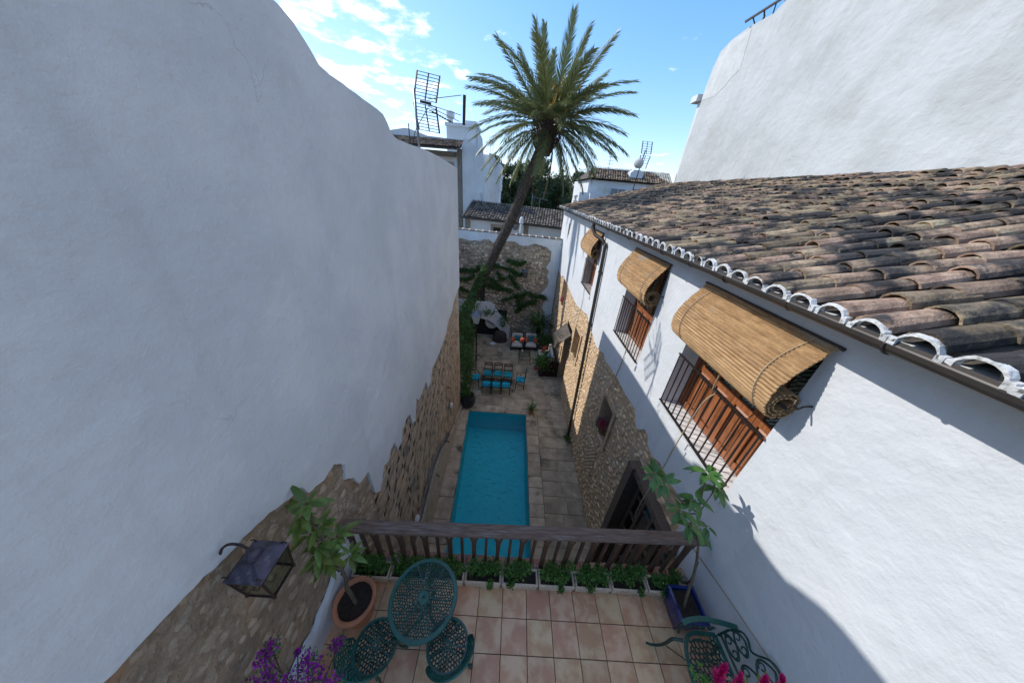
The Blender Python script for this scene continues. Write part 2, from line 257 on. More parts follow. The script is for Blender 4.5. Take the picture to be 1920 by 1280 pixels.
# ------------------------------------------------------------------ object helpers
LOC = {}; KIDS = {}
class MB:
    def __init__(s): s.v = []; s.f = []
    def add(s, vs, fs):
        o = len(s.v); s.v += [tuple(p) for p in vs]; s.f += [tuple(i+o for i in f) for f in fs]; return s
    def box(s, x0, x1, y0, y1, z0, z1):
        return s.add([(x0,y0,z0),(x1,y0,z0),(x1,y1,z0),(x0,y1,z0),(x0,y0,z1),(x1,y0,z1),(x1,y1,z1),(x0,y1,z1)],
                     [(0,3,2,1),(4,5,6,7),(0,1,5,4),(1,2,6,5),(2,3,7,6),(3,0,4,7)])
    def bevbox(s, x0, x1, y0, y1, z0, z1, b):
        """box with its top edges chamfered"""
        vs = [(x0,y0,z0),(x1,y0,z0),(x1,y1,z0),(x0,y1,z0),(x0,y0,z1-b),(x1,y0,z1-b),(x1,y1,z1-b),(x0,y1,z1-b),
              (x0+b,y0+b,z1),(x1-b,y0+b,z1),(x1-b,y1-b,z1),(x0+b,y1-b,z1)]
        return s.add(vs, [(0,3,2,1),(0,1,5,4),(1,2,6,5),(2,3,7,6),(3,0,4,7),(4,5,9,8),(5,6,10,9),(6,7,11,10),(7,4,8,11),(8,9,10,11)])
    def bar(s, a, b, wx, wz, up=(0, 0, 1)):
        a = Vector(a); b = Vector(b); d = (b-a).normalized(); u = Vector(up)
        if abs(d.dot(u)) > .98: u = Vector((1, 0, 0))
        r = d.cross(u).normalized()*wx/2; u = r.cross(d).normalized()*wz/2
        return s.add([a-r-u, a+r-u, a+r+u, a-r+u, b-r-u, b+r-u, b+r+u, b-r+u],
                     [(0,1,2,3),(7,6,5,4),(0,4,5,1),(1,5,6,2),(2,6,7,3),(3,7,4,0)])
    def tube(s, pts, r, n=6, closed=False):
        pts = [Vector(p) for p in pts]; m = len(pts); R_ = r if isinstance(r, (list, tuple)) else [r]*m
        o = len(s.v); pu = None; vs = []
        for i, p in enumerate(pts):
            if closed: d = pts[(i+1) % m]-pts[i-1]
            else: d = pts[min(i+1, m-1)]-pts[max(i-1, 0)]
            d = d.normalized() if d.length > 1e-9 else Vector((0, 0, 1))
            if pu is None:
                pu = d.orthogonal().normalized()
            pu = (pu-d*pu.dot(d)); pu = pu.normalized() if pu.length > 1e-6 else d.orthogonal().normalized()
            q = d.cross(pu)
            for k in range(n):
                a = 2*pi*k/n; vs.append(p+(pu*cos(a)+q*sin(a))*R_[i])
        fs = []
        for i in range(m if closed else m-1):
            j = (i+1) % m
            for k in range(n): fs.append((i*n+k, i*n+(k+1) % n, j*n+(k+1) % n, j*n+k))
        if not closed: fs += [tuple(range(n-1, -1, -1)), tuple((m-1)*n+k for k in range(n))]
        return s.add(vs, fs)
    def lathe(s, prof, c=(0, 0, 0), n=20, sx=1, sy=1, cap=True):
        vs = []; fs = []; m = len(prof)
        for r, z in prof:
            for k in range(n):
                a = 2*pi*k/n; vs.append((c[0]+r*cos(a)*sx, c[1]+r*sin(a)*sy, c[2]+z))
        for i in range(m-1):
            for k in range(n): fs.append((i*n+k, i*n+(k+1) % n, (i+1)*n+(k+1) % n, (i+1)*n+k))
        if cap: fs += [tuple(range(n-1, -1, -1)), tuple((m-1)*n+k for k in range(n))]
        return s.add(vs, fs)
    def prism(s, loops, put, a0, a1):
        """loops: outer + holes of 2-D points; put(u,v,a)->3-D point; thick from a0 to a1"""
        tri = tessellate_polygon([[Vector((u, v, 0)) for u, v in l] for l in loops])
        flat = [p for l in loops for p in l]; n = len(flat)
        vs = [put(u, v, a0) for u, v in flat]+[put(u, v, a1) for u, v in flat]
        fs = []
        for t in tri: fs.append(tuple(t)); fs.append(tuple(i+n for i in reversed(t)))
        o = 0
        for l in loops:
            k = len(l)
            for i in range(k):
                j = (i+1) % k; fs.append((o+i, o+j, n+o+j, n+o+i))
            o += k
        return s.add(vs, fs)
    def build(s, name, m, parent=None, smooth=False, world=True, loc=None, auto=None, label=None, kind=None):
        base = Vector((0, 0, 0))
        if world and parent is not None: base = LOC.get(parent.name, base)
        me = bpy.data.meshes.new(name); me.from_pydata([Vector(p)-base for p in s.v] if base.length else s.v, [], s.f)
        me.materials.append(m); me.update()
        if s.fix: fixn(me)
        if smooth: me.shade_smooth() if not auto else me.shade_auto_smooth(angle=auto) if hasattr(me, 'shade_auto_smooth') else me.shade_smooth()
        o = bpy.data.objects.new(name, me); COL.objects.link(o)
        if parent is not None: o.parent = parent; KIDS.setdefault(parent.name, []).append(o)
        LOC[o.name] = base.copy()
        if label: o['label'] = label
        if kind: o['kind'] = kind
        return o
    fix = True
def fixn(me):
    import bmesh
    bm = bmesh.new(); bm.from_mesh(me); bmesh.ops.recalc_face_normals(bm, faces=bm.faces); bm.to_mesh(me); bm.free()
class MBL(MB):
    fix = False
def tag(o, label, cat, group=None):
    o['label'] = label; o['category'] = cat
    if group: o['group'] = group
    return o
def struct(o): o['kind'] = 'structure'; return o
def stuff(o): o['kind'] = 'stuff'; return o
def thing(name, label, cat, loc=(0, 0, 0), group=None, rotz=0):
    o = bpy.data.objects.new(name, None); COL.objects.link(o); o.empty_display_size = .1
    o.location = loc; o.rotation_euler = (0, 0, rotz); LOC[o.name] = Vector(loc); return tag(o, label, cat, group)
def inst(src_mesh, name, parent, loc, rot=(0, 0, 0), scale=(1, 1, 1), kind=None):
    """a piece sharing mesh data, placed in WORLD coordinates under an unrotated parent"""
    o = bpy.data.objects.new(name, src_mesh); COL.objects.link(o)
    b = LOC.get(parent.name, Vector((0, 0, 0))) if parent is not None else Vector((0, 0, 0))
    o.location = Vector(loc)-b; o.rotation_euler = rot; o.scale = scale
    if parent is not None: o.parent = parent; KIDS.setdefault(parent.name, []).append(o)
    if kind: o['kind'] = kind
    return o
def mesh_of(mb, name, m, smooth=False):
    me = bpy.data.meshes.new(name); me.from_pydata(mb.v, [], mb.f); me.materials.append(m); me.update()
    if mb.fix: fixn(me)
    if smooth: me.shade_smooth()
    return me
def copy_tree(o, parent=None):
    c = o.copy(); COL.objects.link(c)
    if parent is not None: c.parent = parent; KIDS.setdefault(parent.name, []).append(c)
    for ch in list(KIDS.get(o.name, [])): copy_tree(ch, c)
    return c
def dup(o, loc, rotz, label):
    c = copy_tree(o); c.location = loc; c.rotation_euler = (0, 0, rotz); c['label'] = label; return c
def lerp_list(tab, x):
    if x <= tab[0][0]: return tab[0][1]
    for (a, b), (c, d) in zip(tab, tab[1:]):
        if a <= x <= c: return b+(d-b)*(x-a)/(c-a) if c > a else b
    return tab[-1][1]
def smooth_path(p, n=6):
    P = [Vector(q) for q in p]; out = []
    for i in range(len(P)-1):
        a = P[max(i-1, 0)]; b = P[i]; c = P[i+1]; d = P[min(i+2, len(P)-1)]
        for k in range(n):
            t = k/n; out.append(.5*((2*b)+(c-a)*t+(2*a-5*b+4*c-d)*t*t+(3*b-a-3*c+d)*t**3))
    out.append(P[-1]); return out
CAMP = Vector((0, 0, H))
ZF = -4.0

# stone shape: irregular eight-cornered cushion on plane; put(u,v,a)
def stone(mb, u, v, w_, h_, d, put, r, rot=0.0, flat=.72):
    k = 8; ring0 = []; ring1 = []
    for i in range(k):
        a = 2*pi*(i+.5)/k
        # superellipse-like outline
        cx = abs(cos(a))**.55*(1 if cos(a) > 0 else -1); cy = abs(sin(a))**.55*(1 if sin(a) > 0 else -1)
        j = 1+r.uniform(-.14, .10)
        x = cx*w_/2*j; y = cy*h_/2*j
        xr = x*cos(rot)-y*sin(rot); yr = x*sin(rot)+y*cos(rot)
        ring0.append((u+xr, v+yr)); q = flat*r.uniform(.88, 1.1)
        ring1.append((u+xr*q, v+yr*q, d*r.uniform(.65, 1.0)))
    vs = [put(a, b, 0) for a, b in ring0]+[put(a, b, c) for a, b, c in ring1]+[put(u+r.uniform(-.1, .1)*w_, v+r.uniform(-.1, .1)*h_, d*r.uniform(.9, 1.2))]
    fs = [(i, (i+1) % k, k+(i+1) % k, k+i) for i in range(k)]+[(k+i, k+(i+1) % k, 2*k) for i in range(k)]
    mb.add(vs, fs)

def lay_stones(u0, u1, v0, v1, hw, ww, ok, r, jit=.2):
    """courses of stones; yields (u,v,w,h)"""
    v = v0
    while v < v1:
        h_ = r.uniform(*hw); u = u0-r.uniform(0, ww[1])
        while u < u1:
            w_ = r.uniform(*ww)
            cu, cv = u+w_/2, v+h_/2+r.uniform(-jit, jit)*h_
            if ok(cu, cv, w_, h_): yield cu, cv, w_, h_*r.uniform(.8, 1.12)
            u += w_+.008
        v += h_+.008

# ================================================================== SETTING
g = MB().prism([[(-300, -60), (300, -60), (300, 600), (-300, 600)], [(-1.7, 2.5), (1.3, 2.5), (1.3, 9.1), (-1.7, 9.1)]], lambda u, v, a: (u, v, a), ZF-1.6, ZF-.12).build('ground', GRND); struct(g)

# ---- terrace floor
XL, XR = -1.83, 2.75
tf = MB().box(XL, XR, -.9, 1.76, -.25, -.012).build('terrace_floor', GROUT); struct(tf)
tile_b = MB().bevbox(-.149, .149, -.149, .149, -.011, 0, .003); tile_m = mesh_of(tile_b, 'floor_tile', TILE)
r = random.Random(3)
ys = [1.60-.305*k for k in range(-1, 8)]
for iy in range(0, 8):
    yc = 1.60-.305*iy-.1525+.305*0
    for ix in range(-7, 9):
        x0 = .18+.305*ix; x1 = x0+.305
        a, b = max(x0, XL), min(x1, XR)
        if b-a < .04: continue
        o = inst(tile_m, 'floor_tile', tf, ((a+b)/2, yc, r.uniform(-.0012, .0012)), (0, 0, r.uniform(-.003, .003)), ((b-a)/.305, 1, 1))
# last strip of tile below the planters
for ix in range(-7, 9):
    x0 = .18+.305*ix; x1 = x0+.305; a, b = max(x0, XL), min(x1, XR)
    if b-a < .04: continue
    inst(tile_m, 'floor_tile', tf, ((a+b)/2, 1.678, 0), (0, 0, 0), ((b-a)/.305, .50, 1))
# terrace edge: wall under it and brick ledge
ew = thing('terrace_edge_wall', 'low kerb with worn brick top at the edge of the tiled terrace', 'wall', (.4, 1.9, -4))
MB().box(XL+.003, XR-.003, 1.762, 1.905, ZF, -.022).build('wall_face', CEM, ew)
MB().box(XL+.003, XR-.003, 1.762, 1.808, -.018, .058).build('kerb', CEM, ew)
bm_ = mesh_of(MB().bevbox(-.062, .062, -.052, .052, -.045, .03, .006), 'brick', BRICK)
x = XL+.07; r = random.Random(5)
while x < XR-.06:
    inst(bm_, 'brick', ew, (x, 1.862+r.uniform(-.004, .004), .027+r.uniform(-.004, .004)), (r.uniform(-.02, .02), r.uniform(-.02, .02), r.uniform(-.03, .03))); x += .134

# ---- courtyard floor
pl = [(-1.38, 3.2), (-1.27, 3.62), (-1.36, 4.45), (-1.48, 8.92)]
def pool_left(y): return -1.22-(y-3.0)*(.26/5.92)
def pool_right(y): return 1.05-(y-3.0)*(.03/5.92)
PY0, PY1 = 2.95, 8.93
cy = MB().box(-3.6, 3.4, 8.93, 17.0, ZF-.3, ZF-.02)
cy.box(1.5, 3.4, 2.0, 8.93, ZF-.3, ZF-.02).box(-3.6, XL+.05, 2.0, 8.93, ZF-.3, ZF-.02).box(XL+.05, 1.5, 2.0, 2.6, ZF-.3, ZF-.02)
cf_ = cy.build('courtyard_paving', PAVE); struct(cf_)
r = random.Random(11)
def slab(parent, x0, x1, y0, y1, z, m, g_=.004, t=.03, name='paving_slab'):
    b = MB(); j = lambda: r.uniform(-.006, .006)
    q = [(x0+g_+j(), y0+g_+j()), (x1-g_+j(), y0+g_+j()), (x1-g_+j(), y1-g_+j()), (x0+g_+j(), y1-g_+j())]
    e = .008; cx, cy2 = (x0+x1)/2, (y0+y1)/2
    vs = [(a, b_, z-t) for a, b_ in q]+[(a, b_, z-e) for a, b_ in q]+[(cx+(a-cx)*(1-2*e/(x1-x0)), cy2+(b_-cy2)*(1-2*e/(y1-y0)), z+r.uniform(-.003, .003)) for a, b_ in q]
    b.add(vs, [(0,1,5,4),(1,2,6,5),(2,3,7,6),(3,0,4,7),(4,5,9,8),(5,6,10,9),(6,7,11,10),(7,4,8,11),(8,9,10,11)])
    return b.build(name, m, parent)
y = 2.0
while y < 8.9:      # strip beside the right wall
    h_ = r.uniform(.38, .62); x = 1.52
    for wd in (r.uniform(.5, .75), 9):
        x1 = min(x+wd, 2.78); slab(cf_, x, x1, y, min(y+h_, 8.93), ZF, PAVE); x = x1
    y += h_
y = 8.93+.42
while y < 16.7:
    h_ = r.uniform(.42, .7); x = -3.4-r.uniform(0, .4)
    while x < 2.78:
        x1 = min(x+r.uniform(.5, 1.0), 2.78)
        if 2.78-x1 < .2: x1 = 2.78
        slab(cf_, x, x1, y, min(y+h_, 16.78), ZF, PAVE); x = x1
    y += h_
# pool: coping, basin, water
CZ = ZF+.07
pd = MB().box(XL, -1.55, 2.3, PY1+.42, ZF-.25, ZF-.2).box(1.1, 1.5, 2.3, PY1+.42, ZF-.25, ZF-.2).box(-1.55, 1.1, PY1+.02, PY1+.42, ZF-.25, ZF-.2).build('pool_surround', CEM); struct(pd)
y = 2.35
while y < PY1+.4:
    h_ = r.uniform(.5, .95); y1 = min(y+h_, PY1+.40)
    if y < PY1:
        yy1 = min(y1, PY1)
        slab(pd, XL+.01, pool_left((y+yy1)/2), y, yy1, CZ, COPE, t=.25, name='coping_slab')
    y = y1 if y1 < PY1+.4 else 99
y = 2.35
while y < PY1:
    h_ = r.uniform(.32, .6); y1 = min(y+h_, PY1)
    slab(pd, pool_right((y+y1)/2), 1.5, y, y1, CZ, COPE, t=.25, name='coping_slab'); y = y1
x = XL+.01
while x < 1.5:
    x1 = min(x+r.uniform(.42, .6), 1.5); x1 = 1.5 if 1.5-x1 < .15 else x1
    slab(pd, x, x1, PY1, PY1+.42, CZ, COPE, t=.25, name='coping_slab'); x = x1
x = -1.27
while x < 1.05:
    x1 = min(x+.55, 1.06); slab(pd, x, x1, 2.35, 2.95, CZ, COPE, t=.25, name='coping_slab'); x = x1
pb = MB(); a, b, c, d = (pool_left(2.9)+.012, 2.93), (pool_right(2.9)-.012, 2.93), (pool_right(PY1)-.012, PY1-.01), (pool_left(PY1)+.012, PY1-.01)
zt, zb = CZ-.025, ZF-.95
pb.add([(*p, zt) for p in (a, b, c, d)]+[(*p, zb) for p in (a, b, c, d)], [(0,4,5,1),(1,5,6,2),(2,6,7,3),(3,7,4,0),(4,7,6,5)])
o = pb.build('pool_basin', WAT_F); struct(o)
wb = MBL(); nx, ny = 46, 120
for j in range(ny+1):
    y = 2.94+(PY1-.015-2.94)*j/ny
    for i in range(nx+1):
        xl, xr2 = pool_left(y)+.013, pool_right(y)-.013; x = xl+(xr2-xl)*i/nx
        amp = .016+.020*max(0, (y-5.0)/3.9)
        z = noise.noise((x*3.1, y*3.1, .3))*amp+noise.noise((x*7, y*7, 4))*amp*.45
        wb.v.append((x, y, ZF-.06+z))
for j in range(ny):
    for i in range(nx):
        k = j*(nx+1)+i; wb.f.append((k, k+1, k+nx+2, k+nx+1))
o = wb.build('pool_water', WATER, smooth=True); struct(o)

# ================================================================== LEFT WALL
lw = thing('courtyard_party_wall', 'tall shaded white plaster wall with a wavy top and bare stone foot on the left', 'wall', (-2.1, 4, ZF))
TOPL = [(-1.2, 5.72), (0, 5.70), (2.4, 5.68), (2.67, 5.66), (2.85, 5.64), (2.98, 5.60), (3.12, 5.51), (3.22, 5.43), (3.36, 5.405), (3.55, 5.40), (3.95, 5.37), (4.3, 5.35), (4.46, 5.33), (4.56, 5.27), (4.64, 5.19), (4.75, 5.14), (4.9, 5.12), (6.17, 5.14), (7.08, 5.13), (8.2, 5.08), (9.0, 5.04), (9.21, 5.03)]
BOTL = [(-1.2, 2.5), (0, 2.42), (.7, 2.3), (1.11, 2.2), (1.22, 2.17), (1.4, 2.06), (1.53, 2.03), (1.57, 1.88), (1.76, 1.78), (1.96, 1.79), (2.1, 1.60), (2.03, 1.40), (2.15, 1.27), (2.22, 1.04), (2.45, .98), (2.46, .46), (2.59, .30), (2.82, .6), (2.96, .52), (3.1, .64), (3.26, .63), (3.31, .38), (3.5, .36), (3.59, .58), (3.8, .62), (4.0, .57), (4.06, .24), (4.22, .18), (4.40, .62), (4.53, .47), (4.8, .5), (5.05, .59), (5.15, .28), (5.35, .3), (5.6, .57), (6.2, .6), (6.66, .68), (7.1, .8), (7.42, 1.02), (7.9, 1.11), (8.35, 1.4), (9.0, 1.5), (9.21, 1.55)]
def jag(tab, r, amp, step=.05):
    out = []
    for (a, b), (c, d) in zip(tab, tab[1:]):
        n = max(1, int(hypot(c-a, d-b)/step))
        for k in range(n):
            t = k/n; e = amp if k else amp*.3
            out.append((a+(c-a)*t+r.uniform(-e, e)*.5, b+(d-b)*t+r.uniform(-e, e)))
    out.append(tab[-1]); return out
r = random.Random(21)
putX = lambda u, v, a: (a, u, v)
top = jag([t for t in TOPL], r, .004, .12)
bot = jag(BOTL, r, .012)
outer = [(-1.2, 5.72)]+top[1:]+[(9.21, 1.55)]+list(reversed(bot))[1:]
MB().prism([outer], putX, XL, XL-.42).build('plaster', WHTL, lw)
core = [(2.45, ZF-.1), (9.2, ZF-.1), (9.2, 1.9), (2.45, 2.6)]
MB().prism([[(-1.2, ZF-.1), (2.45, ZF-.1), (2.45, 2.6), (-1.2, 2.9)]], putX, XL-.044, XL-.40).build('rough_conglomerate', ROUGHC, lw)
MB().prism([core], putX, XL-.048, XL-.40).build('mortar_core', MORL, lw)
def botl(y): 
    return min(lerp_list(BOTL_m, yy) for yy in (y-.12, y, y+.12))
BOTL_m = sorted(BOTL)
r = random.Random(8); items = []
def okL(u, v, w_, h_):
    if u > 9.12-w_/2 or u < .0: return False
    if v+h_/2 > max(lerp_list(BOTL_m, u-.1), lerp_list(BOTL_m, u+.1))+.15: return False
    if u < 1.9 and v < .1: return False
    return v > ZF+.02
for it in lay_stones(2.45, 9.15, ZF, 2.6, (.22, .31), (.30, .56), okL, r, .03): items.append(it)
for it in lay_stones(0, 2.5, ZF, 2.6, (.06, .13), (.07, .19), okL, r, .25):
    if it[0] < 2.45 and r.random() < .62: items.append(it)
items.sort(key=lambda t: (Vector((XL, t[0], t[1]))-CAMP).length+(3.2 if t[0] < 2.45 and r.random() < .5 else 0))
def block(mb, u, v, w_, h_, r):
    # rough ashlar: 4x3 face grid with eroded edges
    nx, ny = 4, 3; vs = []; 
    sk = r.uniform(-.012, .012)
    for j in range(ny):
        for i in range(nx):
            fu, fv = i/(nx-1)-.5, j/(ny-1)-.5
            edge = (i in (0, nx-1)) or (j in (0, ny-1))
            d = -.012 if edge else r.uniform(.0, .018)
            vs.append((XL-.048+max(.0, d+.012)*1.3, u+fu*(w_-.032)+(r.uniform(-.01, .01)), v+fv*(h_-.03)+sk*fu+r.uniform(-.008, .008)))
    fs = []
    for j in range(ny-1):
        for i in range(nx-1):
            k = j*nx+i; fs.append((k, k+1, k+nx+1, k+nx))
    mb.add(vs, fs)
    ring = [0, 1, 2, 3, 7, 11, 10, 9, 8, 4]; o = len(mb.v)-12; base = len(mb.v)
    mb.v += [(XL-.06, mb.v[o+k][1], mb.v[o+k][2]) for k in ring]
    for q in range(10):
        a, b = ring[q], ring[(q+1) % 10]; mb.f.append((o+a, base+q, base+(q+1) % 10, o+b))
rest = MB(); putL = lambda u, v, a: (XL-.048+a, u, v)
for n_, (u, v, w_, h_) in enumerate(items):
    if n_ < 296:
        mb = MB(); (block(mb, u, v, w_, h_, r) if u > 2.45 else stone(mb, u, v, w_*.9, h_*.9, r.uniform(.008, .032), putL, r, r.uniform(-.5, .5), .5)); mb.build('stone', STL if u > 2.45 else STN, lw)
    elif u > 2.45: block(rest, u, v, w_, h_, r)
    else: stone(rest, u, v, w_*.9, h_*.9, r.uniform(.008, .022), putL, r, 0, .6)
stuff(rest.build('stonework', STL, lw))
# whitewashed skirting along the terrace
sk = [(-.9, .003), (1.9, .003)]+list(reversed(jag([(-.9, .42), (0, .40), (.84, .41), (.99, .36), (1.17, .42), (1.38, .48), (1.47, .55), (1.64, .65), (1.9, .67)], r, .02, .06)))
MB().prism([sk], putX, XL+.028, XL-.027).build('skirting', WHTL, lw)
# rendered plinth beside the pool with a dark band along its top
led = [(3.2, ZF-.02), (9.15, ZF-.02), (9.15, -3.75), (8.2, -3.55), (7.35, -3.4), (6.4, -2.95), (5.75, -2.6), (5.2, -2.45), (4.7, -2.5), (4.1, -2.65), (3.2, -2.8)]
MB().prism([led], putX, XL+.045, XL-.03).build('plinth', MORL, lw)
dark_line = [(3.2, -2.78), (4.1, -2.63), (4.7, -2.48), (5.2, -2.43), (5.75, -2.58), (6.4, -2.93), (6.9, -3.15), (6.9, -3.0), (6.4, -2.78), (5.75, -2.36), (5.1, -2.12), (4.6, -2.2), (4.0, -2.4), (3.2, -2.5)]
MB().prism([jag(dark_line+[dark_line[0]], r, .015)[:-1]], putX, XL+.025, XL-.03).build('dark_band', CEM, lw)

# ================================================================== RIGHT HOUSE
hs_ = thing('whitewashed_house', 'long white house with barrel tiled roof, brown gutter and railed upper windows on the right', 'house', (3, 8, ZF))
WIN = [(2.06, 3.74, 1.57, 3.66), (4.87, 6.42, 1.57, 3.66), (9.2, 10.7, 1.57, 3.62)]
NICHE = [(5.13, 5.86, -1.25, -.08), (9.25, 10.2, -1.3, -.12), (10.75, 11.95, ZF, -.62), (13.8, 14.7, -.72, .60), (5.35, 5.92, -3.0, -1.85), (2.15, 3.60, ZF, .06)]
BOTR = [(-3, ZF), (1.98, ZF), (2.02, -.1), (2.10, .04), (2.21, .10), (2.30, .45), (2.43, .72), (2.51, .78), (2.67, .72), (2.79, .74), (2.98, .71), (3.18, .70), (3.39, .60), (3.62, .64), (3.70, .78), (3.84, .78), (3.96, .62), (4.08, .55), (4.2, .60), (4.35, .80), (4.6, .78), (4.89, .73), (5.48, .75), (6.0, .70), (6.46, .63), (6.74, .72), (7.1, .6), (7.52, .54), (8.0, .66), (8.5, .70), (9.03, .92), (9.6, .8), (10.3, .66), (11.07, .59), (12, .62), (12.76, .66), (13.38, .67), (13.8, .72), (14.9, .7), (15.42, .5), (16.2, .55), (16.8, .5), (17.9, .5)]
r = random.Random(31)
rect = lambda a, b, c, d: [(a, c), (b, c), (b, d), (a, d)]
bot = jag(BOTR, r, .014, .06); bot[0] = (-3, ZF)
outer = bot+[(17.9, 3.86), (-3, 3.86)]
MB().prism([outer]+[rect(*w_) for w_ in WIN], putX, XR, 3.25).build('plaster', WHT, hs_)
lowhole = [rect(a, b, max(c, ZF-.0), d) for a, b, c, d in NICHE]
# stone base: piers and panels between openings
def panel_strips(u0, u1, v0, v1, holes):
    us = sorted({u0, u1}|{h[0] for h in holes if u0 < h[0] < u1}|{h[1] for h in holes if u0 < h[1] < u1})
    out = []
    for a, b in zip(us, us[1:]):
        m_ = (a+b)/2; hh = sorted([(h[2], h[3]) for h in holes if h[0] < m_ < h[1]]); v = v0
        for c, d in hh:
            if c > v: out.append((a, b, v, c))
            v = max(v, d)
        if v < v1: out.append((a, b, v, v1))
    return out
mb = MB()
for a, b, c, d in panel_strips(1.9, 17.9, ZF-.1, 1.0, NICHE): mb.box(XR+.04, 3.22, a, b, c, d)
mb.build('rubble_core', MORR, hs_)
r = random.Random(12); items = []
BOTR_s = sorted(BOTR)
def okR(u, v, w_, h_):
    if u > 17.5 or u < 2.05: return False
    if v+h_*.3 > lerp_list(BOTR_s, u)+.06 or v < ZF+.03: return False
    for a, b, c, d in NICHE:
        if a-.55*w_ < u < b+.55*w_ and c-.55*h_ < v < d+.55*h_: return False
    return True
for it in lay_stones(1.95, 17.6, ZF, 1.0, (.075, .15), (.09, .24), okR, r, .22):
    if r.random() < .82: items.append(it)
items.sort(key=lambda t: (Vector((XR, t[0], t[1]))-CAMP).length)
putR = lambda u, v, a: (XR+.043-a, u, v)
rest = MB()
for n_, (u, v, w_, h_) in enumerate(items):
    vis = not (u < 2.35 and v < 0)
    tgt = MB() if n_ < 290 else rest
    stone(tgt, u, v, w_*.86, h_*.86, r.uniform(.012, .042), putR, r, r.uniform(-.35, .35), .6)
    if n_ < 290: tgt.build('stone', STR, hs_)
stuff(rest.build('rubble_stones', STR, hs_))

# openings: dark room boxes behind
rooms = MB()
for a, b, c, d in WIN: rooms.box(3.30, 4.2, a-.1, b+.1, c-.1, d+.1)
rooms.build('room_interior', DARK, hs_)
mbn = MB()
for a, b, c, d in (NICHE[0], NICHE[1], NICHE[3]): mbn.box(3.12, 3.2, a-.05, b+.05, c-.05, d+.05)
mbn.build('niche_back', MORR, hs_)
MB().box(3.15, 3.2, 10.7, 12, ZF, -.55).box(3.15, 3.2, 2.1, 3.7, ZF, .1).build('door_recess', DARK, hs_)
# lattice grille of thin bricks
gr = MB().box(3.0, 3.05, 5.33, 5.94, -3.02, -1.83).build('lattice_grille', DARK, hs_)
lat = mesh_of(MB().box(-.05, .03, -.045, .045, -.018, .018), 'lattice_brick', STR)
for j in range(14):
    for i in range(5):
        inst(lat, 'lattice_brick', gr, (XR+.06, 5.41+i*.118+(.059 if j % 2 else 0), -2.96+j*.08), (r.uniform(-.04, .04), 0, 0))
# stone sills/surrounds
sl_ = MB()
for a, b, c, d in (NICHE[0], NICHE[1], NICHE[3]):
    sl_.box(XR-.02, 3.1, a-.05, b+.05, c-.055, c-.004)
sl_.build('niche_sill', COPE, hs_)
for a, b, c, d in (NICHE[0], NICHE[1]):
    sr = MB(); sr.box(XR-.012, XR+.12, a-.11, a-.002, c-.06, d+.12).box(XR-.012, XR+.12, b+.002, b+.11, c-.06, d+.12).box(XR-.012, XR+.12, a-.002, b+.002, d+.003, d+.12)
    sr.build('niche_surround', MORR, hs_)
# ground-floor glazed timber opening
gd = MB()
gd.box(2.56, 3.0, 3.44, 3.64, ZF, .12); gd.box(2.62, 3.0, 2.10, 3.44, -.02, .12)
gd_o = gd.build('garden_door', WGAR, hs_)
gb = MB()
for yy in (2.16, 2.46, 2.78, 3.1, 3.38): gb.box(2.80, 2.86, yy-.035, yy+.035, ZF, -.04)
for zz in (-.55, -1.1, -1.65, -2.3): gb.box(2.815, 2.855, 2.16, 3.42, zz-.03, zz+.03)
gb.build('glazing_bars', WGAR, gd_o)
MB().box(2.83, 2.838, 2.14, 3.42, ZF, -.05).build('glass', GLASS, gd_o)
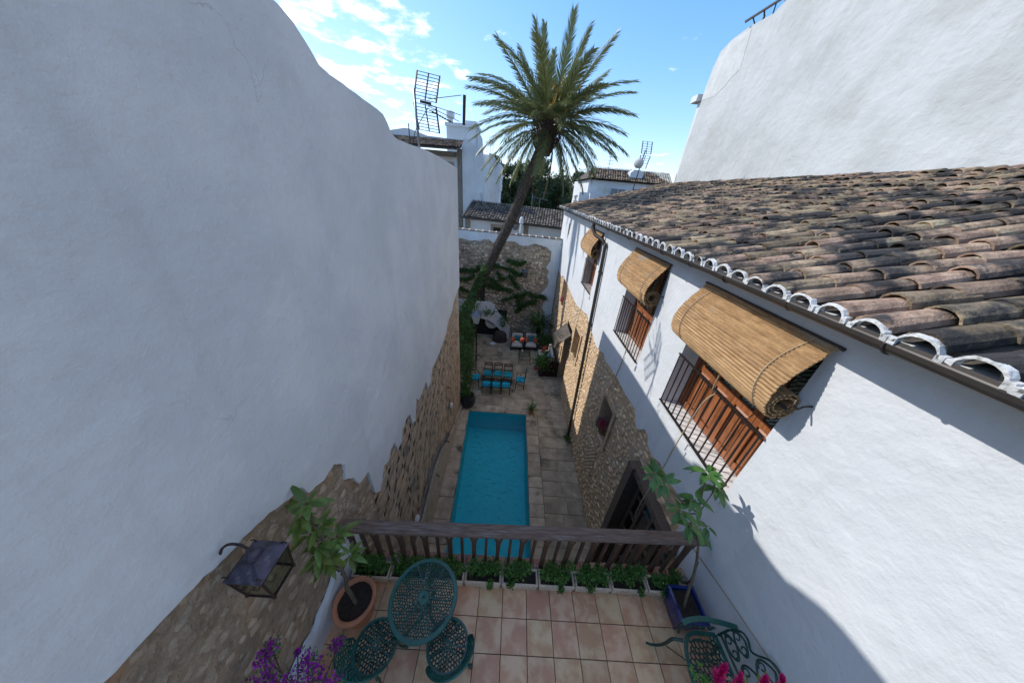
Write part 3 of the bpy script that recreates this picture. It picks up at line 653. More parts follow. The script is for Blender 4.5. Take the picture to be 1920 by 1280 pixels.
# upper windows
def french_window(a, b, c, d, leaves, label):
    fx = 3.06
    w0 = MB().box(fx+.06, fx+.10, a, b, c, d).build('french_window', DARK, hs_, label=label)
    fr = MB().box(fx-.02, fx+.055, a, a+.06, c+.02, d).box(fx-.02, fx+.055, b-.06, b, c+.02, d).box(fx-.02, fx+.055, a+.06, b-.06, d-.07, d).build('frame', WDOOR, w0)
    lwid = (b-a-.12)/leaves
    for k in range(leaves):
        y0 = a+.06+k*lwid+.004; y1 = y0+lwid-.008
        st = MB().box(fx, fx+.045, y0, y0+.065, c+.03, d-.075).box(fx, fx+.045, y1-.065, y1, c+.03, d-.075)
        for z0, z1 in ((c+.03, c+.14), (c+.78, c+.88), (d-.16, d-.075)): st.box(fx+.001, fx+.044, y0+.065, y1-.065, z0, z1)
        st.build('leaf_frame', WDOOR, w0)
        MB().bevbox(-.5, .5, -.5, .5, -.5, .5, .1)
        pn = MB(); y2, y3, z2, z3 = y0+.067, y1-.067, c+.142, c+.778; e = .035
        pn.add([(fx+.03, y2, z2), (fx+.03, y3, z2), (fx+.03, y3, z3), (fx+.03, y2, z3), (fx+.005, y2+e, z2+e), (fx+.005, y3-e, z2+e), (fx+.005, y3-e, z3-e), (fx+.005, y2+e, z3-e)],
               [(0,1,5,4),(1,2,6,5),(2,3,7,6),(3,0,4,7),(4,5,6,7)]); pn.build('wood_panel', WDOOR, w0)
        cu_ = MBL(); n = 10
        for i in range(n+1):
            yy = y2+(y3-y2)*i/n; xx = fx+.042+.006*sin(i*2.2)
            cu_.v += [(xx, yy, c+.88), (xx, yy, d-.16)]
            if i: q = 2*i; cu_.f.append((q-2, q, q+1, q-1))
        cu_.build('lace_curtain', LACE, w0, smooth=True)
        MB().box(fx+.018, fx+.022, y2, y3, c+.882, d-.162).build('glass', GLASS, w0)
    n = int((b-a)/.145); sm = mesh_of(MB().bevbox(-.14, .14, -.068, .068, -.012, .012, .002), 'sill_tile', SILL)
    for k in range(n):
        inst(sm, 'sill_tile', w0, (2.92, a+(k+.5)*(b-a)/n, c+.006), (0, 0, 0), (1, (b-a)/n/.14, 1))
    MB().box(XR-.03, XR-.002, a-.02, b+.02, c-.13, c-.012).build('sill_band', WHT, w0)
    # railing
    rl = MB().bar((2.715, a+.0, c+.98), (2.715, b-.0, c+.98), .03, .016).build('railing', IRON, hs_)
    MB().bar((2.715, a, c+.05), (2.715, b, c+.05), .03, .02).build('bottom_rail', IRON, rl)
    nb = int((b-a)/.125); bmh = mesh_of(MB().box(-.007, .007, -.007, .007, 0, .93), 'bar', IRON)
    for k in range(nb+1): inst(bmh, 'bar', rl, (2.715, a+.03+(b-a-.06)*k/nb, c+.05))
    return w0
french_window(*WIN[0], 4, 'nearest brown panelled french window with lace curtains')
french_window(*WIN[1], 4, 'middle brown french window')
french_window(*WIN[2], 3, 'farthest brown french window')
# small slit vent near the far end
MB().box(XR-.012, XR+.01, 15.3, 15.55, 2.75, 3.3).build('wall_slot', CEM, hs_)
# eave band
MB().box(2.52, 3.3, -3, 17.9, 3.862, 3.93).build('eave_board', WHT, hs_)
# roof deck with corrugation
slope = .27
def roofz(x): return 3.95+(x-2.45)*slope-.02*sin((x-2.45)/5.6*pi)
PITCH = .25; ncol = 83; Y0R = -2.8
dk = MBL()
nxr = 12
for j in range(ncol*4+1):
    y = Y0R-PITCH/2+j*PITCH/4; ph = (j % 4)
    dz = {0: .0, 1: -.012, 2: -.05, 3: -.012}[ph] if False else (-.045 if j % 4 == 0 else (-.015 if j % 2 else 0))
    for i in range(nxr+1):
        x = 2.50+(8.2-2.50)*i/nxr; dk.v.append((x, y, roofz(x)+dz+.02+.012*noise.noise((x, y*.4, 0))))
n1 = nxr+1
for j in range(ncol*4):
    for i in range(nxr):
        k = j*n1+i; dk.f.append((k, k+1, k+n1+1, k+n1))
roof = dk.build('roof', ROOFD, hs_)
MB().add([(2.5, Y0R, 3.935), (8.2, Y0R, roofz(8.2)-.08), (8.2, 17.85, roofz(8.2)-.08), (2.5, 17.85, 3.935), (2.5, Y0R, 3.93), (8.2, Y0R, 3.93), (8.2, 17.85, 3.93), (2.5, 17.85, 3.93)],
         [(0,1,2,3),(1,5,6,2),(3,2,6,7),(0,4,5,1)]).build('gable', WHT, hs_)
MB().add([(8.2, Y0R, roofz(8.2)), (13, Y0R, 4.2), (13, 17.85, 4.2), (8.2, 17.85, roofz(8.2)), (8.2, Y0R, roofz(8.2)-.1), (13, Y0R, 4.1), (13, 17.85, 4.1), (8.2, 17.85, roofz(8.2)-.1)],
         [(0,1,2,3),(4,7,6,5),(0,4,5,1),(1,5,6,2),(2,6,7,3)]).build('rear_slope', ROOFD, roof)
def barrel(mb, L_, r0, r1, seg=6, th=.016, X=lambda p: p):
    """cover tile along +x, bottom end at x=0 radius r0"""
    vs = []
    for xx, rr in ((0, r0), (L_, r1)):
        for q in (rr, rr-th):
            for k in range(seg+1):
                a = pi*k/seg; vs.append(X((xx, cos(a)*q, sin(a)*q*.82)))
    s1 = seg+1; fs = []
    for k in range(seg):
        fs += [(k, k+1, 2*s1+k+1, 2*s1+k), (s1+k+1, s1+k, 3*s1+k, 3*s1+k+1), (k+1, k, s1+k, s1+k+1), (2*s1+k, 2*s1+k+1, 3*s1+k+1, 3*s1+k)]
    mb.add(vs, fs)
r = random.Random(44)
tms = []
for q in range(6):
    mb = MBL(); barrel(mb, .46+r.uniform(-.02, .02), .098+r.uniform(-.006, .006), .080+r.uniform(-.006, .006)); tms.append(mesh_of(mb, 'roof_tile', ROOF, False))
NR = 16; EXP = (8.2-2.42)/NR/cos(math.atan(slope)); tl = []
for c_ in range(ncol):
    y = Y0R+c_*PITCH
    for k in range(NR):
        x = 2.42+k*(8.2-2.42)/NR+r.uniform(-.025, .025)
        if c_ == 0 and k == 0: pass
        yj = y+r.uniform(-.012, .012)
        d = (Vector((x, yj, roofz(x)))-CAMP).length
        # in view only where y is ahead of the camera far enough
        tl.append((d if yj > .6+.12*(x-2.4) else d+50, x, yj, k))
tl.sort(); rest = MBL()
al = math.atan(slope)
for n_, (d, x, y, k) in enumerate(tl):
    if n_ >= 300 and d > 50+14: continue
    z = roofz(x)+.03+r.uniform(-.008, .014); rz, ry = r.uniform(-.06, .06), -al+.055+r.uniform(-.03, .03); rx = r.uniform(-.09, .09)
    if n_ < 297:
        inst(r.choice(tms), 'roof_tile', roof, (x, y, z), (rx, ry, rz))
    else:
        M_ = Matrix.Translation((x, y, z)) @ Euler((rx, ry, rz)).to_matrix().to_4x4()
        barrel(rest, .46, .098+r.uniform(-.006, .006), .08, 6 if d < 16 else 4, X=lambda p: M_ @ Vector(p))
stuff(rest.build('roof_tiles', ROOF, roof))
# white limewashed eave scallops
scm = []
for q in range(3):
    mb = MBL(); ro, ri = .106, .088+.003*q; seg = 8; vs = []
    for xx in (-.022, .02):
        for k in range(seg+1):
            a = pi*k/seg; j = 1+.04*sin(k*2.1+q)
            vs.append((xx, cos(a)*ro*j, sin(a)*ro*.88*j-.0)); vs.append((xx, cos(a)*ri, sin(a)*ri*.82))
    s1 = 2*(seg+1); fs = []
    for k in range(seg):
        a = 2*k; fs += [(a, a+1, a+3, a+2), (s1+a, s1+a+2, s1+a+3, s1+a+1), (a, a+2, s1+a+2, s1+a), (a+1, s1+a+1, s1+a+3, a+3)]
    mb.add(vs, fs); mb.box(-.022, .02, -.125, -.088, -.03, .022).box(-.022, .02, .088, .125, -.03, .022); scm.append(mesh_of(mb, 'eave_scallop', LIME))
for c_ in range(ncol):
    y = Y0R+c_*PITCH
    inst(scm[c_ % 3], 'eave_scallop', roof, (2.42+r.uniform(-.006, .006), y, roofz(2.42)+.012+r.uniform(-.008, .006)), (r.uniform(-.10, .10), -al*.4, r.uniform(-.08, .08)), (1, r.uniform(.95, 1.04), r.uniform(.84, 1.06)))
# ridge
rb = MBL()
# gutter
gt = MBL(); seg = 8; yy = [-3+1.5*k for k in range(15)]
for k in range(len(yy)-1):
    vs = []
    for y in (yy[k], yy[k+1]-.001):
        for q in range(seg+1):
            a = pi+pi*q/seg; vs.append((2.355+.068*cos(a), y, 3.955+.068*sin(a)))
        for q in range(seg+1):
            a = pi+pi*q/seg; vs.append((2.355+.061*cos(a), y, 3.957+.061*sin(a)))
    m_ = 2*(seg+1); fs = []
    for q in range(seg):
        fs += [(q, q+1, m_+q+1, m_+q), (seg+1+q+1, seg+1+q, m_+seg+1+q, m_+seg+1+q+1)]
    fs += [(0, m_, m_+seg+1, seg+1), (seg, 2*seg+1, m_+2*seg+1, m_+seg)]
    gt.add(vs, fs)
gt_o = gt.build('gutter', GUT, hs_, smooth=False)
cl_ = MB()
for k in range(1, 14):
    y = yy[k]; cl_.tube([(2.355+.073*cos(pi+pi*q/8), y, 3.955+.073*sin(pi+pi*q/8)) for q in range(9)], .008, 4)
    cl_.tube([(2.36+.073*cos(pi+pi*q/8), y+.7, 3.955+.073*sin(pi+pi*q/8)) for q in range(9)], .005, 4)
cl_.build('gutter_joint', GUT, gt_o)
MB().tube(smooth_path([(2.355, 9.1, 3.90), (2.36, 9.08, 3.76), (2.42, 8.95, 3.6), (2.58, 8.72, 3.5), (2.66, 8.6, 3.38), (2.675, 8.52, 3.15), (2.675, 8.3, 1.2), (2.68, 7.97, -2.0), (2.68, 7.78, ZF)], 5), .052, 10).build('drainpipe', GUT, hs_, smooth=True)
pc = MB()
for zz in (2.6, .9, -.9, -2.6):
    y = 7.78+(zz-ZF)*.105; pc.tube([(2.675, y, zz-.03), (2.675, y+.006, zz+.03)], .06, 10)
pc.build('pipe_bracket', GUT, hs_)
# cable along the wall by the terrace
MB().tube([(2.738, 2.2, .43), (2.738, 1.97, .505), (2.738, 1.35, .71), (2.738, .9, .84), (2.738, .1, 1.1)], .006, 5).build('wall_cable', HEMP, hs_)

# blinds
def blind(y0, y1, zt, label):
    b = thing('straw_blind', label, 'blind', (2.6, (y0+y1)/2, zt-.6), 'rolled straw blinds over the upper windows')
    prof = [(0.02, 0), (.05, -.06), (.13, -.17), (.21, -.29), (.275, -.42), (.30, -.54), (.285, -.66), (.235, -.75), (.16, -.79), (.08, -.775)]
    P_ = []
    for (a, c), (e, f) in zip(prof, prof[1:]):
        for k in range(3): P_.append((a+(e-a)*k/3, c+(f-c)*k/3))
    P_.append(prof[-1]); cx, cz = .135, -.64; a0 = atan2(prof[-1][1]-cz, prof[-1][0]-cx); r0 = hypot(prof[-1][0]-cx, prof[-1][1]-cz)
    ns_ = 74
    sp = []
    for k in range(1, ns_+1):
        t = k/ns_; a = a0-t*2*pi*2.3; rr = r0*(1-.62*t)
        sp.append((cx+rr*cos(a), cz+rr*sin(a)))
    allp = P_+sp; rr_ = random.Random(int(y0*100))
    # resample evenly into braids 28 mm wide
    L_ = [0]
    for p, q in zip(allp, allp[1:]): L_.append(L_[-1]+hypot(q[0]-p[0], q[1]-p[1]))
    def at(s_):
        for i in range(len(L_)-1):
            if L_[i+1] >= s_:
                t = (s_-L_[i])/(L_[i+1]-L_[i]+1e-9); return (allp[i][0]+(allp[i+1][0]-allp[i][0])*t, allp[i][1]+(allp[i+1][1]-allp[i][1])*t)
        return allp[-1]
    nbr = int(L_[-1]/.036); body = MBL(); nseg = 14
    for k in range(nbr):
        s0 = L_[-1]*k/nbr; s1 = L_[-1]*(k+1)/nbr; pA, pM, pB = at(s0), at((s0+s1)/2), at(s1)
        tx, tz = pB[0]-pA[0], pB[1]-pA[1]; l = hypot(tx, tz)+1e-9; nx_, nz_ = -tz/l, tx/l
        # outward normal: away from wall at the drop
        sgn = -1
        vs = []
        for j in range(nseg+1):
            t = j/nseg; y = y0+(y1-y0)*t
            sag = .022*sin(pi*t)*(1 if k < nbr*.45 else .3)+.006*noise.noise((y*3, k*.35, y0))
            dz = -sag*(k/nbr)-.010*noise.noise((y*1.3, k*.05, 3))
            yy_ = y+(rr_.uniform(-.006, .006) if j in (0, nseg) else 0)
            for p, h_ in ((pA, 0), (pM, .016), (pB, 0)):
                vs.append((XR-(p[0]-nx_*h_*sgn*1.0)-.01, yy_, zt+p[1]+nz_*h_*sgn*-1+dz))
            vs.append((XR-(pM[0]+nx_*.006*sgn)-.01, yy_, zt+pM[1]-nz_*.006*sgn*-1+dz))
        fs = []
        for j in range(nseg):
            q = j*4; fs += [(q, q+1, q+5, q+4), (q+1, q+2, q+6, q+5), (q+2, q+3, q+7, q+6), (q+3, q, q+4, q+7)]
        fs += [(0, 3, 2, 1), (nseg*4, nseg*4+1, nseg*4+2, nseg*4+3)]
        body.add(vs, fs)
    body.build('woven_mat', STRAW, b)
    st = MB()
    for yy_ in (y0+.18, y1-.22):
        pts = [(XR-at(L_[-1]*.5*k/16)[0]-.032, yy_+.05*sin(k*.4), zt+at(L_[-1]*.5*k/16)[1]-.004) for k in range(17)]
        MB().tube(pts, .006, 5).build('cord', HEMP, b)
    MB().tube([(XR-.02, y0-.03, zt), (XR-.02, y1+.03, zt)], .018, 6).build('top_rod', WOLD, b)
    MB().tube([(XR-.145, y0-.07, zt-.64), (XR-.145, y1+.07, zt-.64)], .016, 6).build('roller_rod', WOLD, b)
    hk = MB()
    for yy_ in (y0-.09, y1+.07):
        hk.tube([(XR+.01, yy_, zt-.55), (XR-.07, yy_, zt-.56), (XR-.14, yy_-.02, zt-.58), (XR-.17, yy_, zt-.54), (XR-.15, yy_+.02, zt-.51)], .009, 5)
    hk.build('wall_hook', IRON, b)
blind(2.0, 3.8, 3.665, 'wide straw blind over the nearest window, closest to the terrace')
blind(4.86, 6.44, 3.665, 'straw blind above the middle window, its spiral roll end showing')
blind(9.12, 10.78, 3.625, 'smallest looking straw blind above the farthest upper window, left of the drainpipe')
# ropes from blinds
def rope(pts, label):
    tag(MB().tube(smooth_path(pts, 6), .0085, 6).build('rope', HEMP, None, smooth=True), label, 'rope', 'pull ropes of the straw blinds')
rope([(2.58, 2.75, 2.9), (2.64, 2.80, 2.58), (2.70, 2.80, 2.52), (2.62, 2.82, 2.3), (2.60, 2.86, 1.5), (2.58, 2.85, .9), (2.52, 2.85, .2), (2.48, 2.8, -.25), (2.5, 2.78, -.32)], 'long beige rope knotted on the nearest railing and hanging to the garden door')
rope([(2.58, 5.45, 2.95), (2.68, 5.45, 2.57), (2.70, 5.42, 1.7), (2.73, 5.5, 1.2), (2.73, 5.62, .3), (2.72, 5.7, -.6)], 'thin rope hanging below the middle window over the stone')
rope([(2.6, 10.0, 2.9), (2.70, 9.95, 1.6), (2.73, 9.95, .9), (2.73, 10.1, -.1)], 'thin rope hanging below the farthest upper window')

# ================================================================== FAR WALL
fw = thing('courtyard_end_wall', 'rubble stone wall with ragged white plaster top and tile coping at the courtyard end', 'wall', (0, 17, ZF))
FY = 16.8
putY = lambda u, v, a: (u, a, v)
TOPF = [(-3.9, 2.40), (2.74, 2.27)]
BF = [(-3.9, 1.95), (-3.29, 1.92), (-2.94, 1.89), (-2.59, 1.83), (-2.05, 1.84), (-1.86, 1.97), (-1.55, 2.0), (-1.28, 1.8), (-.9, 1.86), (-.53, 1.98), (-.02, 1.99), (.31, 1.78), (.76, 1.78), (1.06, 1.95), (1.52, 1.9), (1.78, 1.83), (2.17, 1.61), (2.21, 1.04), (1.97, .63), (2.21, .39), (2.11, .11), (2.25, -.15), (2.24, -.57), (1.88, -1.03), (2.15, -1.45), (2.08, -2.06), (2.3, -2.3), (2.35, ZF)]
r = random.Random(61)
outer = [(-3.9, 2.40)]+jag(BF, r, .03, .12)+[(2.74, ZF), (2.74, 2.27)]
MB().prism([outer], putY, FY, FY+.4).build('plaster', WBR, fw)
MB().prism([[(-3.9, ZF), (-2.25, ZF), (-2.25, -.45), (-1.72, -.45), (-1.72, ZF), (2.7, ZF), (2.7, 2.1), (-3.9, 2.1)]], putY, FY+.035, FY+.38).build('mortar_core', MORF, fw)
BFm = [(a, b) for a, b in BF if b > 1.0]
def okF(u, v, w_, h_):
    if u > 2.15 or u < -3.8: return False
    if v+h_/2 > lerp_list(BFm, u)-.02: return False
    if -2.32 < u < -1.66 and v < -.35: return False
    for (a, b), (c, d) in zip(BF[17:], BF[18:]):
        if d <= v <= b and u+w_/2 > min(a, c)-.02: return False
    return v > ZF+.05
mb = MB(); putF = lambda u, v, a: (u, FY+.038-a, v)
for u, v, w_, h_ in lay_stones(-3.85, 2.2, ZF, 2.0, (.09, .19), (.10, .30), okF, r, .25):
    stone(mb, u, v, w_*.93, h_*.93, r.uniform(.03, .07), putF, r, r.uniform(-.15, .15))
stuff(mb.build('rubble_stones', STF, fw))
# dark doorway above the stair
MB().box(-2.25, -1.72, FY+.15, FY+.2, -2.2, -.45).build('doorway', DARK, fw)
MB().box(-2.20, -1.77, FY+.09, FY+.14, -2.2, -.5).build('door', WOLD, fw)
# coping tiles on top of the wall
ctm = mesh_of(MB().box(-.16, .16, -.24, .24, -.012, .03), 'coping_tile', ROOFF)
mrm = mesh_of(MB().box(-.03, .03, -.245, .245, 0, .058), 'mortar_ridge', LIME)
for k in range(17):
    x = -3.7+k*.39; z = 2.40-(x+3.9)*.0196
    if x > 2.6: break
    inst(ctm, 'coping_tile', fw, (x, FY+.2, z+.02), (r.uniform(-.03, .03), 0, 0)); inst(mrm, 'mortar_ridge', fw, (x+.195, FY+.2, z+.006))

sw_ = thing('courtyard_side_wall', 'white side wall of the far courtyard hidden behind the ivy', 'wall', (-3.8, 13, ZF))
MB().box(-4.3, -3.92, 9.3, 16.75, ZF, 2.5).build('wall', WBR, sw_)
MB().box(-4.3, XL-.43, 9.0, 9.28, ZF, 2.5).build('return_wall', WHT, sw_)
# arched white stair parapet
st_ = thing('arched_stair', 'small white stair parapet with an arch beneath, by the ivy at the courtyard end', 'stair', (-1, 16.3, ZF))
arch = [(-.30, ZF), (-.45, -3.62), (-.74, -3.30), (-1.05, -3.02), (-1.35, -2.85), (-1.7, -2.75), (-2.1, -2.70), (-2.5, -2.72), (-2.7, -2.9), (-2.8, ZF)]
outer = [(-3.5, ZF), (-3.5, -1.55), (-2.05, -1.60), (-1.22, -1.63), (-1.1, -1.68), (-.74, -2.29), (.0, -3.12), (.05, -3.25), (.05, ZF)]+arch
MB().prism([outer], putY, 16.0, 16.12).build('parapet', WBR, st_)
mb = MB()
for k in range(6): mb.box(-1.2+k*.2, -1.0+k*.2 if k < 5 else .04, 16.34, 16.78, ZF+.0, -1.95-.36*(k+.5))
mb.build('steps', CEM, st_)
MB().box(-3.4, -1.2, 16.125, 16.78, -2.15, -2.0).build('landing', CEM, st_)
MB().box(-3.4, -.20, 16.28, 16.33, ZF, -2.2).build('back', DARK, st_)  # dark sheet added as the shade under the arch, hides the steps

# ================================================================== BALUSTRADE
bl = thing('wooden_balustrade', 'weathered wooden balustrade across the terrace edge above the pool', 'balustrade', (.4, 1.82, 0))
ang = atan2(.10, 4.58)
hr = MB(); prof = [(-.075, .0), (-.085, .012), (-.085, .045), (-.07, .06), (-.04, .068), (.04, .068), (.07, .06), (.085, .045), (.085, .012), (.075, .0)]
xs = [XL+.01+(XR-.06-XL)*k/12 for k in range(13)]
vs = []
for x in xs:
    for a, b in prof: vs.append((x, 1.818+(x-.46)*.026+a*.88, .893+b*.84+.002*noise.noise((x*2, 0, 0))))
n = len(prof); fs = [tuple(range(n)), tuple((len(xs)-1)*n+k for k in reversed(range(n)))]
for i in range(len(xs)-1):
    for k in range(n): fs.append((i*n+k, (i+1)*n+k, (i+1)*n+(k+1) % n, i*n+(k+1) % n))
hr.add(vs, fs); hr.build('handrail', WOOD, bl)
# shaped baluster silhouette in XZ, thin slat between
shape = [(.030, 0), (.034, .04), (.026, .08), (.024, .25), (.026, .45), (.029, .60), (.034, .665), (.046, .70), (.054, .735), (.050, .775), (.040, .80), (.042, .843)]
outl = [(a, b) for a, b in shape]+[(-a, b) for a, b in reversed(shape)]
bb = MB().prism([outl], lambda u, v, a: (u, a, v), -.021, .021)
bmesh_ = mesh_of(bb, 'shaped_baluster', WOODB)
kn = mesh_of(MB().lathe([(.018, 0), (.016, .008), (.008, .012)], n=10), 'rosette', WOOD)
slm = mesh_of(MB().box(-.017, .017, -.017, .017, 0, .843), 'plain_baluster', WOODB)
x = -1.78; k = 0
while x < 2.66:
    yb = 1.812+(x-.46)*.024
    o = inst(bmesh_, 'shaped_baluster', bl, (x, yb, .062 if False else .06-.06), (0, 0, 0)); o.location.z = .06
    o.scale = (1, 1, .832/.843)
    LOC[o.name] = Vector((x, yb, .06))
    q = bpy.data.objects.new('rosette', kn); COL.objects.link(q); q.parent = o; q.location = (0, -.021, .737); q.rotation_euler = (pi/2, 0, 0); KIDS.setdefault(o.name, []).append(q)
    if x+.1542 < 2.64:
        o = inst(slm, 'plain_baluster', bl, (x+.1542, yb, .06)); o.scale = (1, 1, .832/.843)
    x += .3085
MB().tube([(2.69, 1.78, .55), (2.70, 1.75, .38), (2.70, 1.73, .2), (2.70, 1.72, .06)], .008, 5).build('hanging_chain', RUST, bl)

# ================================================================== PLANTERS
r = random.Random(71)
def leaf_mesh(name, m, L_=.03, W=.022, fold=.2, n=1, curl=.0):
    mb = MBL()
    if n == 1:
        mb.add([(0, 0, 0), (W/2, L_*.5, fold*W), (0, L_, 0), (-W/2, L_*.5, fold*W)], [(0, 1, 2), (0, 2, 3)])
    else:
        vs = []
        for i in range(n+1):
            t = i/n; w_ = W/2*(sin(pi*(t**.8))**.75 if 0 < t < 1 else 0)+(.0 if t in (0, 1) else .0005); z = -curl*t*t*L_; 
            vs += [(-w_, t*L_, z+fold*w_+.002*sin(i*2.)), (0, t*L_, z), (w_, t*L_, z+fold*w_-.002*sin(i*2.))]
        fs = []
        for i in range(n):
            a = 3*i; fs += [(a, a+1, a+4, a+3), (a+1, a+2, a+5, a+4)]
        mb.add(vs, fs)
    return mb
def scatter_leaves(mb, pts, L_, W, r, up=.4):
    for p in pts:
        d = Vector((r.uniform(-1, 1), r.uniform(-1, 1), r.uniform(-.3, 1)*1.0+up)).normalized(); s_ = d.orthogonal().normalized()
        s_ = Matrix.Rotation(r.uniform(0, 6.28), 3, d) @ s_
        l = L_*r.uniform(.6, 1.2); w_ = W*r.uniform(.7, 1.2); nn = d.cross(s_)
        mb.add([p, p+d*l*.5+s_*w_/2+nn*w_*.15, p+d*l, p+d*l*.5-s_*w_/2+nn*w_*.15], [(0, 1, 2), (0, 2, 3)])
PLAB = ['pale trough of herbs in the left corner behind the round pot', 'pale trough of herbs just right of the terracotta pot', 'trough of herbs behind the round green table, its left one', 'trough of herbs half hidden by the right edge of the round table',
        'trough planter with bare soil at its right end, right of the table', 'trough planter of bushy herbs in the middle of the row', 'third herb trough from the blue pot', 'second herb trough from the blue pot', 'short herb trough whose plants spill over beside the blue pot']
for k in range(9):
    x0 = -1.775+k*.4825; x1 = min(x0+.468, 2.60); yf = 1.545+(x0+1.7)*.008; yb = yf+.185; zt = .165
    t = thing('herb_planter', PLAB[k], 'planter', ((x0+x1)/2, yf+.09, 0), 'pale trough planters along the balustrade')
    b_ = .012; e = .02
    v_ = [(x0+e, yf+e, .004), (x1-e, yf+e, .004), (x1-e, yb-e, .004), (x0+e, yb-e, .004), (x0, yf, zt), (x1, yf, zt), (x1, yb, zt), (x0, yb, zt),
          (x0+.02, yf+.02, zt+.004), (x1-.02, yf+.02, zt+.004), (x1-.02, yb-.02, zt+.004), (x0+.02, yb-.02, zt+.004), (x0+.022, yf+.022, zt-.03), (x1-.022, yf+.022, zt-.03), (x1-.022, yb-.022, zt-.03), (x0+.022, yb-.022, zt-.03)]
    mb = MB().add(v_, [(0,3,2,1),(0,1,5,4),(1,2,6,5),(2,3,7,6),(3,0,4,7),(4,5,9,8),(5,6,10,9),(6,7,11,10),(7,4,8,11),(8,9,13,12),(9,10,14,13),(10,11,15,14),(11,8,12,15)])
    mb.build('trough', TERRAP, t)
    rg = MB(); xx = x0+.04
    while xx < x1-.035: rg.bar((xx, yf+.0155, .035), (xx, yf+.0005, .14), .006, .006); xx += .016
    rg.build('fluting', TERRAP, t)
    MB().box(x0+.024, x1-.024, yf+.024, yb-.024, zt-.07, zt-.028).build('soil', SOIL, t)
    fo = MBL(); pts = []; cl = []
    nclump = 10
    bare = (k in (4,)) 
    for q in range(nclump):
        cx = x0+.04+(x1-x0-.08)*(q+r.uniform(.2, .8))/nclump
        if bare and cx > x0+.34: continue
        if k == 8 and cx < x0+.06: continue
        cl.append((cx, yf+r.uniform(.07, .19), zt+r.uniform(.04, .14), r.uniform(.055, .095)))
    for q in range(1): cl.append((r.uniform(x0+.05, x1-.1), yf-.005, zt+r.uniform(-.04, .02), .042))
    for cx, cy_, cz_, cr in cl:
        for _ in range(110):
            d = Vector((r.gauss(0, 1), r.gauss(0, 1), r.gauss(0, 1))).normalized()*cr*r.uniform(.5, 1.15); d.z *= .75
            p = Vector((cx, cy_, cz_))+d
            if p.z < zt-.02 and p.y > yf: p.z = zt
            pts.append(p)
    scatter_leaves(fo, pts, .032, .027, r)
    fo.build('herb_foliage', LEAFD, t)

# ================================================================== BIG-LEAF POT PLANTS
def leafset(m, names, L_, W, n=6):
    out = []
    for q in range(4): out.append(mesh_of(leaf_mesh('leaf', m, L_*(1+.08*q), W*(1+.05*q), .35, n, .15+.12*q), names, m, True))
    return out
def whorl(parent, lm, c, n, r, tilt=(.1, .9), sc=(.7, 1.1), axis=None):
    c = Vector(c); a0 = r.uniform(0, 6.28)
    for k in range(n):
        a = a0+k*2.4+r.uniform(-.2, .2); el = r.uniform(*tilt)
        d = Vector((cos(a)*cos(el), sin(a)*cos(el), sin(el)))
        if axis: d = (d+Vector(axis)*.6).normalized()
        up = Vector((0, 0, 1)); s_ = d.cross(up).normalized(); nn = s_.cross(d).normalized()
        M_ = Matrix((s_, d, nn)).transposed()
        o = inst(r.choice(lm), 'leaf', parent, c+d*.015, M_.to_euler(), (r.uniform(*sc),)*3)
r = random.Random(81)
lp = thing('potted_magnolia', 'big leaved shrub in a round terracotta pot by the left wall', 'potted plant', (-1.54, 1.27, 0))
MB().lathe([(.13, .002), (.155, .02), (.185, .20), (.20, .29), (.225, .30), (.232, .33), (.225, .36), (.205, .365), (.185, .355), (.18, .31), (.0, .305)], (-1.54, 1.27, 0), 36, cap=False).build('pot', TERRA, lp, smooth=True)
mb = MBL(); n = 24; vs = [(-1.54, 1.27, .335)]
for ring in (.06, .12, .182):
    for k in range(n):
        a = 2*pi*k/n; vs.append((-1.54+ring*cos(a), 1.27+ring*sin(a), .335-.02*(ring/.18)**2+r.uniform(-.008, .008)))
fs = [(0, 1+k, 1+(k+1) % n) for k in range(n)]+[(1+j*n+k, 1+j*n+n+k, 1+j*n+n+(k+1) % n, 1+j*n+(k+1) % n) for j in range(2) for k in range(n)]
mb.add(vs, fs).build('soil', SOIL, lp)
MB().tube(smooth_path([(-1.52, 1.25, .31), (-1.55, 1.27, .5), (-1.57, 1.28, .65), (-1.545, 1.29, .85), (-1.56, 1.30, 1.05), (-1.62, 1.30, 1.28), (-1.63, 1.33, 1.65), (-1.65, 1.35, 1.98)], 5), [.022]*12+[.016]*12+[.011]*12, 8).build('trunk', BARK, lp, smooth=True)
lm = leafset(LEAFM, 'leaf', .175, .062)
LW = [(-1.65, 1.36, 2.07, 9), (-1.72, 1.33, 1.93, 9), (-1.61, 1.35, 1.75, 10), (-1.69, 1.30, 1.70, 8), (-1.70, 1.31, 1.12, 9), (-1.53, 1.42, 1.04, 7), (-1.66, 1.3, 1.53, 9), (-1.53, 1.38, 1.51, 9), (-1.66, 1.25, 1.41, 8), (-1.62, 1.28, 1.25, 7)]
tw = MB()
for x, y, z, n in LW:
    tw.tube([(-1.60, 1.31, z-.18), ((x-1.60)/2, (y+1.31)/2, z-.08), (x, y, z)], [.009, .007, .006], 5)
    whorl(lp, lm, (x, y, z), n, r, (-.35, .7), (.55, .98), axis=(.35, 0, 0))
tw.build('branch', BARK, lp)

